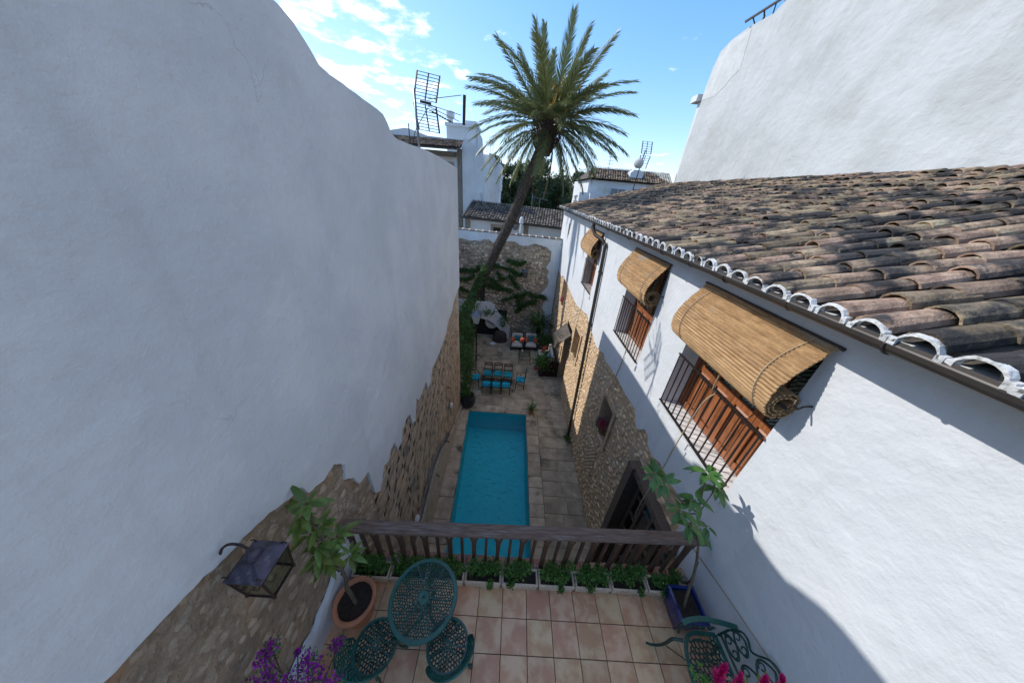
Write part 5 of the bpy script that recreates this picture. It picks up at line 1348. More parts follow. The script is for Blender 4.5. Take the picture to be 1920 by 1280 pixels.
st.build('vine', BARK, iv); lf.build('ivy_foliage', LEAFI, iv)
wv = thing('wall_creeper', 'green creeper trailing in bands over the rubble end wall', 'climbing plant', (.3, 16.7, -1))
st = MB(); lf = MBL(); pts = []
paths = [[(-3.3, .0), (-2.9, .1), (-2.4, .05), (-2.1, .3), (-1.7, .2)], [(-3.3, -.5), (-2.8, -.5), (-2.4, -.2)], [(-1.5, .2), (-1.3, .5), (-.9, .45), (-.3, .35), (.05, .2), (.3, .05), (.65, .1)], [(-.35, .85), (0, .75), (.35, .7), (.65, .85)],
         [(-.9, .1), (-.75, -.25), (-.55, -.3)], [(-.15, -.05), (0, -.3), (.2, -.6), (.42, -.75)], [(-1.7, -.65), (-1.3, -.85), (-.9, -.9), (-.55, -.95), (.0, -1.0)], [(-.55, -1.7), (-.1, -1.5), (.4, -1.3), (.75, -1.4)],
         [(.75, -1.2), (1.1, -1.05), (1.5, -1.3), (1.9, -1.2), (2.15, -1.35)], [(1.6, -1.6), (1.2, -1.7), (.85, -1.85), (.6, -2.2), (.45, -2.4)], [(.4, -1.3), (.5, -1.7), (.55, -2.1)], [(-1.6, -.3), (-1.2, -.4), (-.8, -.75)], [(-3.2, -1.1), (-2.8, -1.3)]]
for p in paths:
    P_ = smooth_path([(a, FY-.06, b) for a, b in p], 6); st.tube(P_, .012, 4)
    for q in P_:
        cr = r.uniform(.06, .20)
        for _ in range(28):
            d = Vector((r.gauss(0, 1), 0, r.gauss(0, .8)))*cr*.6; pts.append(q+d+Vector((0, -r.uniform(0, .16), 0)))
scatter_leaves(lf, pts, .10, .09, r, .1); st.build('vine', BARK, wv); lf.build('creeper_foliage', LEAFI, wv)

# ================================================================== ANTENNAS
def yagi(t, C, right, fwd, s_, bend=.45, elems=9, boom=None):
    """corner reflector: two grids opening towards fwd, above and below"""
    R_ = Vector(right).normalized(); F = Vector(fwd).normalized(); U = R_.cross(F).normalized()
    if U.z < 0: U = -U
    C = Vector(C); mb = MB(); gb = MB()
    for sg in (1, -1):
        g_ = (U*sg+F*bend).normalized()
        for e in (-1, 0, 1): mb.bar(C+R_*e*.34*s_+g_*.05*s_, C+R_*e*.34*s_+g_*.78*s_, .045*s_ if e else .03*s_, .035*s_)
        for k in range(elems):
            q = C+g_*(.06+.71*k/(elems-1))*s_; gb.tube([q-R_*.34*s_, q+R_*.34*s_], .010*s_, 5)
    mb.build('reflector_frame', IRON, t); gb.build('reflector_rods', GALV, t)
    bb_ = MB()
    if boom:
        B = Vector(boom).normalized(); S = B.cross(U).normalized()
        for du, dv in ((.14, 0), (-.04, .1), (-.1, -.12)):
            bb_.tube([C+B*.10*s_+U*du*.4, C+B*1.15*s_+U*du*1.6+S*dv], .010*s_, 6)
        bb_.build('boom', GALV, t)
        vb = MB()
        vb.bar(C+B*1.25*s_+U*.24+S*0, C+B*1.27*s_-U*.20, .03, .05); 
        for k in range(9):
            q = C+B*(.2+.08*k)*s_-U*(.10+.012*k); vb.tube([q-R_*.04, q+R_*.04], .008, 4)
        vb.build('director', IRON, t)
        MB().bar(C-B*.15*s_, C+B*.20*s_, .035, .035).build('clamp', IRON, t)
an = thing('tv_antenna', 'large tv antenna on a mast standing on the left wall top', 'antenna', (-1.95, 6.2, 5.1))
MB().tube([(-1.93, 6.2, 5.06), (-1.95, 6.22, 5.55), (-1.98, 6.3, 6.02)], .022, 8).build('mast', GALV, an, smooth=True)
yagi(an, (-1.82, 6.35, 5.86), (.9, .25, -.05), (.25, .95, .1), .56, bend=.35, boom=(.93, .3, -.06))
MB().tube(smooth_path([(-1.75, 6.3, 5.78), (-1.85, 6.2, 5.6), (-1.97, 6.15, 5.4), (-2.03, 6.1, 5.15)], 5), .006, 5).build('cable', IRON, an)
tag(MB().tube([(-1.95, 5.75, 5.08), (-1.95, 5.76, 5.45)], .009, 6).build('antenna_stub', IRON), 'short thin metal rod on the left wall top beside the large antenna mast', 'rod')
a2 = thing('roof_antenna', 'antenna mast with round dish rising from the barrel tile roof', 'antenna', (6.4, 17.6, 5.0))
MB().tube([(6.35, 17.7, 4.9), (6.42, 17.7, 6.0), (6.5, 17.7, 6.95)], .028, 7).build('mast', RUST, a2)
yagi(a2, (6.58, 17.68, 6.75), (1, .15, 0), (-.1, .95, 0), .80, bend=.3, elems=6)
mb = MB(); mb.lathe([(0, .05), (.12, .045), (.24, .0), (.245, .01), (.12, .06), (0, .065)], (0, 0, 0), 22, cap=False)
o = mb.build('dish', WGREY, a2, world=False, smooth=True); o.location = Vector((6.25, 17.5, 6.33))-LOC[a2.name]; o.rotation_euler = Vector((-.35, -1, .25)).to_track_quat('Z', 'Y').to_euler(); 
MB().bar((6.27, 17.52, 6.33), (6.45, 17.7, 6.3), .03, .03).build('dish_arm', RUST, a2)
a3 = thing('tall_wall_antenna', 'dark antenna bracket on top of the tall grey wall', 'antenna', (8.4, 14.2, 10.4))
mb = MB(); mb.tube([(8.3, 14.6, 10.2), (8.35, 14.5, 10.75)], .03, 6); mb.bar((8.0, 15.0, 10.75), (8.7, 13.7, 11.1), .06, .06)
for k in range(4): mb.bar((8.1+.16*k, 14.8-.3*k, 10.82+.08*k), (8.3+.1*k, 14.7-.2*k, 10.5+.1*k), .035, .035)
mb.build('bracket', IRON, a3)

# ================================================================== TALL GREY WALL (right)
tw_ = thing('tall_gable_wall', 'huge windowless grey rendered wall above the tiled roof, upper right', 'building', (8.4, 12, 5))
TG = [(-4, 4.5), (-4, 11.5), (9, 11.3), (12.6, 10.9), (13.75, 10.5), (15.0, 10.62), (15.9, 10.6), (16.5, 10.45), (16.75, 10.0), (16.85, 9.4), (16.95, 7), (16.9, 4.5)]
MB().prism([TG], putX, 8.2, 9.0).build('wall', WGREY, tw_)
MB().prism([jag([(14.6, 9.35), (14.75, 10.49), (15.9, 10.58), (16.5, 10.43), (16.72, 10.0), (16.82, 9.4), (16.88, 8.9), (15.8, 8.8), (14.6, 9.35)], r, .03)[:-1]], putX, 8.19, 8.3).build('patched_render', WGREYP, tw_)
MB().box(8.0, 9.5, 16.955, 17.5, 8.9, 9.15).build('ledge', WFAR, tw_)
MB().box(8.25, 14, 16.96, 17.2, 4.5, 9.0).build('end_wall', WFAR, tw_)

# ================================================================== NEIGHBOUR BUILDINGS
def flat_tiles(mb, P0, along, up, nu, nv, r, rad=.1, seg=4):
    """rows of barrel tiles: P0 eave corner; along = eave vector, up = slope vector"""
    A = Vector(along)/nu; B = Vector(up)/nv; nn = A.cross(B).normalized(); nn = nn if nn.z > 0 else -nn; an_ = A.normalized()
    for i in range(nu):
        for j in range(nv):
            p = Vector(P0)+A*(i+.5+r.uniform(-.05, .05))+B*(j+r.uniform(-.03, .03)); e = p+B*1.08+nn*-.01; vs = []
            for q, rr in ((p+nn*.02, rad), (e, rad*.85)):
                for k in range(seg+1):
                    a = pi*k/seg; vs.append(q+an_*cos(a)*rr+nn*sin(a)*rr*.9)
            mb.add(vs, [(k, k+1, seg+2+k, seg+1+k) for k in range(seg)])
r = random.Random(131)
lh = thing('low_tiled_house', 'low white house with a grey brown tiled roof just beyond the end wall', 'house', (0, 23, ZF))
MB().box(-3.85, 6.6, 22.15, 26.5, ZF, 2.45).build('wall', WFAR, lh)
E0 = Vector((-4.1, 21.95, 2.72)); E1 = Vector((3.7, 21.95, 2.42))
rf = MB().add([(-4.1, 21.9, 2.62), (6.7, 21.9, 2.25), (6.7, 25.0, 3.30), (-3.75, 25.0, 3.60), (-4.1, 28.2, 2.62), (6.7, 28.2, 2.25)], [(0, 1, 2, 3), (3, 2, 5, 4)]).build('roof', ROOFD, lh)
mb = MBL(); flat_tiles(mb, (-4.1, 21.85, 2.64), (10.8, 0, -.37), (.35, 3.12, .98), 52, 11, r, .10); stuff(mb.build('roof_tiles', ROOFF, rf))
MB().tube([(-4.15, 21.82, 2.6), (6.7, 21.82, 2.23)], .06, 6).build('gutter', GUT, lh)
MB().box(-3.87, -3.5, 22.1, 22.16, ZF, 2.5).build('corner_quoin', QUOIN, lh)
MB().box(.55, .9, 22.1, 22.16, ZF, 2.4).build('pilaster', QUOIN, lh)
wn_ = MB().box(-1.95, -.85, 22.08, 22.16, 1.3, 2.25).build('window', FRSTN, lh); MB().box(-1.75, -1.05, 22.05, 22.09, 1.3, 2.05).build('pane', DARK, wn_)
MB().lathe([(.09, 0), (.09, .9), (.16, .95), (.14, 1.25), (.02, 1.4), (0, 1.4)], (.32, 21.5, 1.6), 12).build('flue', WFAR, lh)
ac = thing('small_satellite_dish', 'small round dish low on the white wall beside the flue pipe beyond the end wall', 'satellite dish', (-.05, 21.8, 2.2))
mb = MB(); mb.lathe([(0, .03), (.15, .02), (.22, -.02), (.15, .04), (0, .05)], (0, 0, 0), 16, cap=False); o = mb.build('dish', GALV, ac, world=False); o.rotation_euler = (radians(100), 0, .4); MB().bar((-.05, 21.8, 2.2), (-.05, 22.15, 2.15), .03, .03).build('arm', GALV, ac)
lt = thing('roof_terrace_antenna', 'small white antenna frame behind the low tiled roof ridge', 'antenna', (1.5, 27, 3.4))
mb = MB(); mb.tube([(1.2, 27.5, 2.9), (1.2, 27.5, 4.45)], .04, 5); mb.tube([(1.2, 27.5, 4.2), (2.6, 27.5, 4.0)], .03, 5); mb.tube([(1.9, 27.5, 4.6), (2.6, 27.5, 4.55)], .02, 5); mb.tube([(1.9, 27.5, 3.4), (1.9, 27.5, 4.15)], .03, 5); mb.build('frame', GALV, lt)

bA = thing('white_townhouse', 'tall white townhouse with a stone quoin and tiled eave behind the left wall', 'building', (-5, 27, ZF))
wl = MB()
wl.prism([[(-4.75, ZF), (-4.75, 7.4), (-4.5, 7.95), (-3.5, 7.25), (-3.0, 6.6), (-2.98, ZF)]], putY, 26, 26.35)
wl.box(-20, -5.1, 26.0, 26.3, ZF, 6.9).box(-20, -3.05, 26.4, 31, ZF, 6.5)
wl.build('wall', WFAR, bA)
MB().box(-5.12, -4.78, 25.93, 26.3, ZF, 7.1).build('quoin', QUOIN, bA)
rf = MB().add([(-20, 25.2, 6.95), (-4.75, 25.2, 7.05), (-4.75, 27.4, 7.75), (-20, 27.4, 7.65), (-20, 25.2, 6.85), (-4.75, 25.2, 6.95)], [(0, 1, 2, 3), (4, 5, 1, 0)]).build('roof', ROOFD, bA)
mb = MBL(); flat_tiles(mb, (-14, 25.15, 7.05), (9.2, 0, .05), (0, 2.2, .7), 42, 6, r, .10); stuff(mb.build('roof_tiles', ROOF, rf))
MB().box(-20, -5.2, 25.35, 26.0, 6.55, 6.84).build('timber_eave', BARK, bA)
MB().prism([[(-14, 7.5), (-9.6, 8.35), (-9.2, 8.3), (-7.8, 7.95), (-4.8, 7.85), (-4.8, 7.4), (-14, 7.4)]], putY, 27.4, 27.7).build('parapet', WFAR, bA)
MB().box(-6.6, -4.0, 29.0, 31, 6.5, 8.95).box(-6.7, -3.9, 28.9, 31.1, 8.95, 9.2).build('roof_room', WFAR, bA)
MB().prism([[(-3.95, 6.3), (-3.95, 8.9), (-3.55, 8.3), (-3.35, 6.3)]], putY, 28.9, 29.4).build('side_parapet', WFAR, bA)
MB().lathe([(.22, 0), (.22, .35), (.36, .4), (.36, .8), (.1, .9), (0, .9)], (-6.3, 29.3, 9.15), 14).build('chimney', WFAR, bA)
MB().box(-5.0, -4.1, 29.2, 30.4, 9.2, 9.45).build('water_tank', WFAR, bA)
wn_ = MB().box(-6.6, -5.4, 25.9, 26.02, 4.6, 6.2).build('window', FRSTN, bA); MB().box(-6.4, -5.6, 25.86, 25.91, 4.6, 5.95).build('pane', DARK, wn_)
MB().box(-3.7, -3.2, 25.75, 26.0, 3.6, 4.2).build('air_conditioner', WFAR, bA)
bB = thing('stained_apartment_block', 'narrow weathered white block with two dark windows left of the pine trees', 'building', (-2.5, 31, ZF))
MB().prism([[(-3.2, ZF), (-3.2, 7.6), (-2.9, 7.5), (-2.7, 7.2), (-2.05, 6.75), (-1.95, 5.6), (-2.02, 5.55), (-2.02, 4.4), (-2.1, 4.35), (-2.15, ZF)]], putY, 32, 36).build('wall', WFAR, bB)
MB().box(-4.3, -3.2, 32.8, 36, ZF, 7.5).build('recessed_wall', WHTL, bB)
for z0 in (2.1, 5.15):
    wn_ = MB().box(-3.98, -3.3, 32.7, 32.79, z0, z0+1.35).build('window', FRSTN, bB); MB().box(-3.9, -3.4, 32.66, 32.71, z0+.08, z0+1.28).build('pane', DARK, wn_)
MB().box(-4.0, -3.21, 32.5, 32.79, 4.3, 4.45).build('balcony_slab', WFAR, bB)
mb = MB()
for x_ in (-3.1, -2.85): mb.tube([(x_, 32.3, 7.3), (x_, 32.3, 8.9)], .02, 4)
mb.tube([(-3.3, 32.3, 8.6), (-2.7, 32.3, 8.7)], .02, 4); mb.build('roof_masts', GALV, bB)

bR = thing('white_villa', 'white villa with a brown tiled hip roof and dormer vent beyond the barrel roof', 'house', (9, 31, ZF))
MB().prism([[(6.55, ZF), (6.55, 6.0), (14.5, 6.0), (14.5, ZF)]], putY, 30.2, 38).build('wall', WFAR, bR)
rf = MB().add([(6.2, 29.9, 6.05), (14.6, 29.9, 6.0), (13.2, 32.5, 7.15), (7.2, 32.5, 7.15), (14.6, 36, 6.0), (6.2, 36, 6.05)], [(0, 1, 2, 3), (1, 4, 2), (3, 2, 4, 5), (0, 3, 5)]).build('roof', ROOFD, bR)
mb = MBL(); flat_tiles(mb, (6.3, 29.8, 6.08), (8.0, 0, -.05), (.6, 2.7, 1.12), 34, 9, r, .12); stuff(mb.build('roof_tiles', ROOF, rf))
vt = MB(); vt.box(10.4, 11.6, 30.6, 31.6, 6.2, 6.85); vt.prism([[(10.4, 6.85), (10.7, 7.1), (11.3, 7.1), (11.6, 6.85)]], putY, 30.6, 31.6); vt.build('dormer_vent', WHT, rf)
wn_ = MB().box(8.7, 10.2, 30.1, 30.19, 4.5, 5.5).build('window', WHT, bR)
for x_ in (8.78, 9.5): MB().box(x_, x_+.6, 30.05, 30.11, 4.5, 5.42).build('pane', GALV, wn_)
MB().box(5.6, 6.5, 29.0, 30.1, ZF, 4.9).box(6.5, 7.2, 28.6, 29.4, ZF, 4.85).build('terrace_wall', WFAR, bR)
ch = thing('chimney_pot', 'small white chimney pot with cap at the far end of the barrel tile roof', 'chimney', (3.5, 17.95, 3.6))
mb = MB(); mb.lathe([(.1, 0), (.1, .38), (.14, .4), (.14, .44), (.07, .45), (.07, .62), (.15, .64), (.13, .7), (0, .74)], (3.3, 18.1, 3.9), 12); mb.build('flue', WFAR, ch)
va = thing('villa_antenna', 'faint spindly antenna on the left end of the villa roof', 'antenna', (8.6, 32, 7))
mb = MB(); mb.tube([(8.6, 32, 7.0), (8.6, 32, 8.6)], .025, 5)
for z_ in (7.5, 7.75, 8.1, 8.4): mb.tube([(8.4, 32, z_), (9.0, 32, z_+.03)], .018, 4)
mb.build('mast', GALV, va)

# ================================================================== PINES
r = random.Random(141)
def pine(x, y, h_, wd, label, nleaf=9000):
    t = thing('pine_tree', label, 'tree', (x, y, ZF), 'dark pines beyond the rooftops')
    mb = MB(); base = Vector((x, y, ZF)); top = base+Vector((r.uniform(-.5, .5), 0, h_*.85)); mb.tube([base, base.lerp(top, .5)+Vector((.2, 0, 0)), top], [.4, .28, .1], 7)
    cl = []
    for k in range(48):
        t_ = r.random(); z = h_*(.22+.75*t_); rad = wd*(1-.55*t_**2)*r.random()**.5; a = r.uniform(0, 6.28)
        c = base+Vector((cos(a)*rad, sin(a)*rad, z)); cl.append((c, r.uniform(.7, 1.35)*wd*.30)); 
        if k % 4 == 0: mb.tube([base+Vector((0, 0, z*.85)), c], [.09, .03], 4)
    mb.build('trunk', BARK, t); lf = MBL(); pts = []
    for c, cr in cl:
        for _ in range(nleaf//48):
            d = Vector((r.gauss(0, 1), r.gauss(0, 1), r.gauss(0, .7))).normalized()*cr*r.random()**.35; pts.append(c+d)
    scatter_leaves(lf, pts, .36, .20, r, .5); lf.build('crown', PINE, t)
for x, y, h_, wd, lab in ((-3.2, 50, 12.8, 2.9, 'dark pine tree right behind the stained apartment block'), (-.4, 53, 12.4, 3.0, 'tall dark pine left of the leaning palm trunk'), (2.4, 49, 13.0, 3.2, 'pale green topped pine seen behind the palm trunk'),
                         (5.4, 52, 11.4, 3.2, 'rounded pine beneath the right side of the palm crown'), (8.8, 48, 11.4, 3.6, 'bushy dark pine just left of the white villa'), (7.0, 56, 11.0, 3.6, 'pine between the rounded pine and the bushy one'), (1.2, 62, 12.6, 3.4, 'distant pine in the gap behind the palm')):
    pine(x, y, h_, wd, lab)
for k in range(9):
    pass
hl = MBL(); pts = []
for k in range(9000):
    x = r.uniform(-60, 80); y = r.uniform(70, 80); pts.append(Vector((x, y, ZF+r.uniform(0, 9.5+2*noise.noise((x*.12, 0, 0))+1.5*noise.noise((x*.5, 3, 0))))))
scatter_leaves(hl, pts, 1.3, .8, r, .3); stuff(tag(hl.build('distant_woodland', PINE), 'far off belt of dark trees behind the buildings', 'trees'))

# ================================================================== COURTYARD FURNITURE
r = random.Random(151)
def iron_chair(label, arms=False):
    c = thing('iron_dining_chair', label, 'chair', (0, 0, 0), 'black iron dining chairs with turquoise cushions')
    for sx in (-1, 1):
        MB().tube([(sx*.20, .20, 0), (sx*.20, .20, .43)], .018, 5).build('leg', IRON, c, world=False)
        MB().tube([(sx*.20, -.20, 0), (sx*.20, -.20, .43), (sx*.20, -.24, .95)], .018, 5).build('leg', IRON, c, world=False)
    mb = MB()
    for q in range(2):
        z = .93-.13*q; y = -.238+.01*q; mb.tube([(-.2, y, z), (.2, y, z)], .017, 5)
    mb.tube([(.085*cos(a)*1.9, -.233, .865+.05*sin(a)) for a in [i*2*pi/14 for i in range(14)]], .014, 5, closed=True)
    mb.tube([(-.2, -.215, .6), (.2, -.215, .6)], .012, 5); 
    for sx in (-.1, 0, .1): mb.tube([(sx, -.20, .46), (sx, -.215, .6)], .010, 4)
    mb.build('backrest', IRON, c, world=False)
    MB().box(-.21, .21, -.21, .21, .41, .43).build('seat_frame', IRON, c, world=False)
    MB().bevbox(-.205, .205, -.2, .205, .432, .50, .02).build('seat_cushion', TEALC, c, world=False)
    if arms:
        for sx in (-1, 1):
            MB().tube(smooth_path([(sx*.2, -.22, .72), (sx*.24, -.05, .71), (sx*.24, .12, .68), (sx*.22, .2, .6), (sx*.2, .2, .43)], 4), .016, 5).build('armrest', IRON, c, world=False)
            MB().tube([(sx*(.22+.0*i), .02+.05*cos(i*.6)*(1-.05*i), .56+.05*sin(i*.6)*(1-.05*i)) for i in range(14)], .011, 4).build('arm_scroll', IRON, c, world=False)
    return c
ic = iron_chair('iron chair of the front row, leftmost, nearest the dark urn'); ic.location = (-.86, 10.40, ZF)
for x, y, rz, lb in ((-.40, 10.40, 0, 'iron chair in the middle of the front row facing the pool end'), (.06, 10.42, 0, 'iron chair of the front row, rightmost of its three'),
                     (-.88, 11.26, pi, 'iron chair of the far row, leftmost of its three'), (-.38, 11.28, pi+.03, 'iron chair in the middle of the far row behind the glass'), (.12, 11.24, pi, 'iron chair of the far row, rightmost of its three')):
    dup(ic, (x, y, ZF), rz, lb)
ia = iron_chair('iron armchair at the left head of the dining table by the ivy', True); ia.location = (-1.5, 10.85, ZF); ia.rotation_euler = (0, 0, -pi/2+.1)
dup(ia, (.76, 10.92, ZF), pi/2-.08, 'iron armchair at the right head of the dining table')
dt_ = thing('glass_dining_table', 'glass topped dining table on black scrolled iron legs', 'table', (-.38, 10.84, ZF))
MB().box(-1.18, .40, 10.42, 11.26, ZF+.74, ZF+.752).build('glass_top', GLASS, dt_)
for sx in (-1, 1):
    for sy in (-1, 1):
        xx = -.38+sx*.78; yy_ = 10.84+sy*.38
        P_ = [(xx-sx*.62, 10.84, ZF+.45), (xx-sx*.3, 10.84+sy*.2, ZF+.22), (xx+sx*.02, yy_, ZF+.05)]
        sp = [(xx+sx*(.02+.10*sin(q)*(1-q/7)), yy_, ZF+.12-.10*cos(q)*(1-q/7)) for q in [k*.45 for k in range(13)]]
        MB().tube(smooth_path(P_, 5)+[Vector(q) for q in sp], .014, 5).build('leg', IRON, dt_)
MB().tube([(-1.1, 10.5, ZF+.73), (.32, 10.5, ZF+.73), (.32, 11.18, ZF+.73), (-1.1, 11.18, ZF+.73)], .012, 5, closed=True).build('top_frame', IRON, dt_)
tag(MB().lathe([(.03, 0), (.09, .03), (.12, .07), (.11, .07), (.08, .035), (0, .02)], (-.62, 10.95, ZF+.753), 14).build('bowl', URN), 'dark bowl standing on the glass dining table', 'bowl')

def armchair(label):
    c = thing('cushioned_armchair', label, 'armchair', (0, 0, 0), 'dark armchairs with cream cushions')
    mb = MB()
    for sx in (-1, 1): mb.box(sx*.36-.025, sx*.36+.025, -.36, .34, .0, .56)
    mb.build('side_frame', WOLD, c, world=False)
    MB().box(-.335, .335, -.34, .34, .2, .28).build('seat_base', WOLD, c, world=False)
    MB().box(-.385, .385, -.41, -.362, 0, .88).build('back_frame', WOLD, c, world=False)
    MB().bevbox(-.33, .33, -.30, .36, .281, .42, .04).build('seat_cushion', CREAM, c, world=False)
    mb = MB().bevbox(-.33, .33, -.07, .07, 0, .48, .04); o = mb.build('back_cushion', CREAM, c, world=False); o.location = (0, -.27, .40); o.rotation_euler = (radians(12), 0, 0)
    return c
def pillow(loc, rot, m, label, s_=.4):
    mb = MBL(); n = 7; vs = []
    for sg in (1, -1):
        for j in range(n):
            for i in range(n):
                u, v = i/(n-1)*2-1, j/(n-1)*2-1; e = max(0, (1-u*u)*(1-v*v))**.45
                vs.append((u*s_/2*(1-.06*(1-v*v)*abs(u)), sg*e*.075, v*s_/2*(1-.06*(1-u*u)*abs(v))))
    fs = []
    for g_ in (0, n*n):
        for j in range(n-1):
            for i in range(n-1): k = g_+j*n+i; fs.append((k, k+1, k+n+1, k+n))
    mb.add(vs, fs); o = mb.build('pillow', m, None, smooth=True); o.location = loc; o.rotation_euler = rot; return tag(o, label, 'pillow', 'loose pillows on the lounge seats')
ac1 = armchair('cream cushioned armchair left of its twin, backed by the rubble wall'); ac1.location = (.56, 14.75, ZF); ac1.rotation_euler = (0, 0, pi)
dup(ac1, (1.42, 14.85, ZF), pi, 'cream cushioned armchair right of its twin, beneath the big palm like plant')
for x, y, s_ in ((.56, 14.75, 'left'), (1.42, 14.85, 'right')):
    pillow((x, y+.10, ZF+.64), (radians(-14), 0, 0), TEALD, f'teal pillow in the middle of the {s_} armchair', .38)
    pillow((x-.27, y-.02, ZF+.60), (radians(-14), .1, radians(48)), ORNG, f'coral pillow against the left arm of the {s_} armchair', .36)
    pillow((x+.27, y-.02, ZF+.60), (radians(-14), -.1, radians(-48)), ORNG, f'coral pillow against the right arm of the {s_} armchair', .36)
so_ = thing('cushioned_sofa', 'cream cushioned sofa along the right wall beside the open gate', 'sofa', (2.25, 13.35, ZF))
MB().box(1.85, 2.65, 12.6, 14.1, ZF+.02, ZF+.27).box(2.60, 2.68, 12.6, 14.1, ZF, ZF+.85).box(1.85, 2.6, 12.55, 12.6, ZF, ZF+.55).box(1.85, 2.6, 14.1, 14.15, ZF, ZF+.55).build('frame', WOLD, so_)
MB().bevbox(1.84, 2.5, 12.61, 13.34, ZF+.272, ZF+.42, .04).bevbox(1.84, 2.5, 13.36, 14.09, ZF+.272, ZF+.42, .04).build('seat_cushion', CREAM, so_)
MB().bevbox(2.44, 2.59, 12.62, 14.08, ZF+.40, ZF+.86, .04).build('back_cushion', CREAM, so_)
pillow((2.28, 12.95, ZF+.60), (radians(20), .2, radians(70)), TEALC, 'bright blue pillow at the near end of the sofa', .42)
pillow((2.22, 13.35, ZF+.60), (radians(20), .4, radians(60)), GREYC, 'grey patterned pillow between the blue and the coral one on the sofa', .42)
pillow((2.15, 13.85, ZF+.60), (radians(10), .1, radians(50)), ORNG, 'coral pillow at the far end of the sofa', .42)
cft = thing('iron_coffee_table', 'low square black iron table with a glass top between the armchairs', 'table', (1.0, 13.4, ZF))
for sx in (.70, 1.32):
    for sy in (12.98, 13.9): MB().tube([(sx, sy, ZF), (sx, sy, ZF+.5)], .014, 5).build('leg', IRON, cft)
mb = MB()
for z_ in (.5, .28): mb.tube([(.70, 12.98, ZF+z_), (1.32, 12.98, ZF+z_), (1.32, 13.9, ZF+z_), (.70, 13.9, ZF+z_)], .013, 5, closed=True)
for k in range(1, 6): mb.tube([(.70, 12.98+k*.153, ZF+.5), (1.32, 12.98+k*.153, ZF+.5)], .006, 4)
mb.build('frame', IRON, cft); MB().box(.71, 1.31, 12.99, 13.89, ZF+.515, ZF+.523).build('glass_top', GLASS, cft)
tag(MB().lathe([(.04, 0), (.07, .04), (.05, .09), (.02, .12), (0, .12)], (.86, 13.5, ZF+.524), 10).build('candle_dish', CREAM), 'small cream ornament on the low iron table', 'ornament')

# urn, aloe, plants
ur = thing('dark_urn', 'big dark rounded urn with a trailing plant at the far pool corner', 'potted plant', (-1.58, 9.25, ZF))
MB().lathe([(.16, .0), (.22, .04), (.30, .2), (.33, .36), (.31, .5), (.26, .58), (.27, .62), (.23, .62), (.22, .56), (0, .54)], (-1.56, 9.22, ZF+.07), 26, cap=False).build('urn', URN, ur, smooth=True)
lf = MBL(); scatter_leaves(lf, [Vector((-1.66+r.gauss(0, .13), 9.26+r.gauss(0, .12), ZF+.80+r.gauss(0, .10))) for _ in range(520)], .09, .05, r, .3); lf.build('foliage', LEAFI, ur)
def blades(name, label, cat, base, n, L_, W, m, pot, r, el=(.3, 1.3), fold=.3, potm=TERRA, group=None):
    t = thing(name, label, cat, base, group)
    MB().lathe([(pot*.7, 0), (pot, pot*1.3), (pot*1.08, pot*1.4), (pot*.9, pot*1.4), (0, pot*1.3)], base, 18, cap=False).build('pot', potm, t, smooth=True)
    lms = [mesh_of(leaf_mesh('leaf', m, L_*s_, W, fold, 6, cu2), 'leaf', m, True) for s_, cu2 in ((1, .25), (.85, .12), (1.1, .4))]
    for k in range(n):
        a = k*2.4+r.uniform(-.2, .2); e = el[0]+(el[1]-el[0])*(k/n)**.8; d = Vector((cos(a)*cos(e), sin(a)*cos(e), sin(e))); s_ = d.cross(Vector((0, 0, 1))).normalized(); nn = s_.cross(d).normalized()
        inst(r.choice(lms), 'leaf', t, Vector(base)+Vector((0, 0, pot*1.4)), Matrix((s_, d, nn)).transposed().to_euler(), (r.uniform(.8, 1.1),)*3)
    return t
blades('potted_aloe', 'spiky aloe in a small brown pot on the far right pool corner', 'potted plant', (1.25, 9.05, ZF+.07), 22, .42, .05, LEAFI, .13, r, (.15, 1.3))
cyc = thing('palm_like_shrub', 'large dark spiky shrub in the far right corner behind the armchairs', 'shrub', (1.95, 15.9, ZF))
MB().tube([(1.95, 15.9, ZF), (1.9, 15.9, ZF+1.2)], [.14, .12], 9).build('trunk', PTRK, cyc)
lms = [mesh_of(leaf_mesh('leaf', LEAFI, 1.05*s_, .11, .3, 6, cu2), 'leaf', LEAFI, True) for s_, cu2 in ((1, .3), (.85, .12), (1.1, .5))]
for k in range(64):
    a = k*2.4; e = -.35+1.7*(k/64); c = Vector((1.9+r.uniform(-.35, .3), 15.85+r.uniform(-.2, .2), ZF+r.uniform(.9, 1.6))); d = Vector((cos(a)*cos(e), sin(a)*cos(e), sin(e))); s_ = d.cross(Vector((0, 0, 1))).normalized(); nn = s_.cross(d).normalized()
    inst(r.choice(lms), 'leaf', cyc, c, Matrix((s_, d, nn)).transposed().to_euler(), (r.uniform(.7, 1.05),)*3)
MB().lathe([(.2, 0), (.3, .35), (.32, .4), (.28, .4), (0, .38)], (1.95, 15.9, ZF), 18, cap=False).build('pot', URN, cyc)
bg_ = thing('broad_leaf_plant', 'low dark green broad leaved plant between the sofa and the corner shrub', 'potted plant', (2.2, 14.75, ZF))
MB().lathe([(.14, 0), (.2, .3), (.22, .34), (.18, .34), (0, .32)], (2.2, 14.75, ZF), 16, cap=False).build('pot', TERRA, bg_)
lf = MBL(); scatter_leaves(lf, [Vector((2.2+r.gauss(0, .22), 14.85+r.gauss(0, .2), ZF+.65+r.gauss(0, .16))) for _ in range(500)], .15, .11, r, .3); lf.build('foliage', LEAFI, bg_)
ge = thing('pink_geranium', 'bushy pot plant with pink blooms in front of the sofa by the gate', 'potted plant', (1.95, 12.1, ZF))
MB().lathe([(.14, 0), (.2, .3), (.22, .34), (.18, .34), (0, .32)], (1.9, 12.05, ZF), 16, cap=False).build('pot', URN, ge)
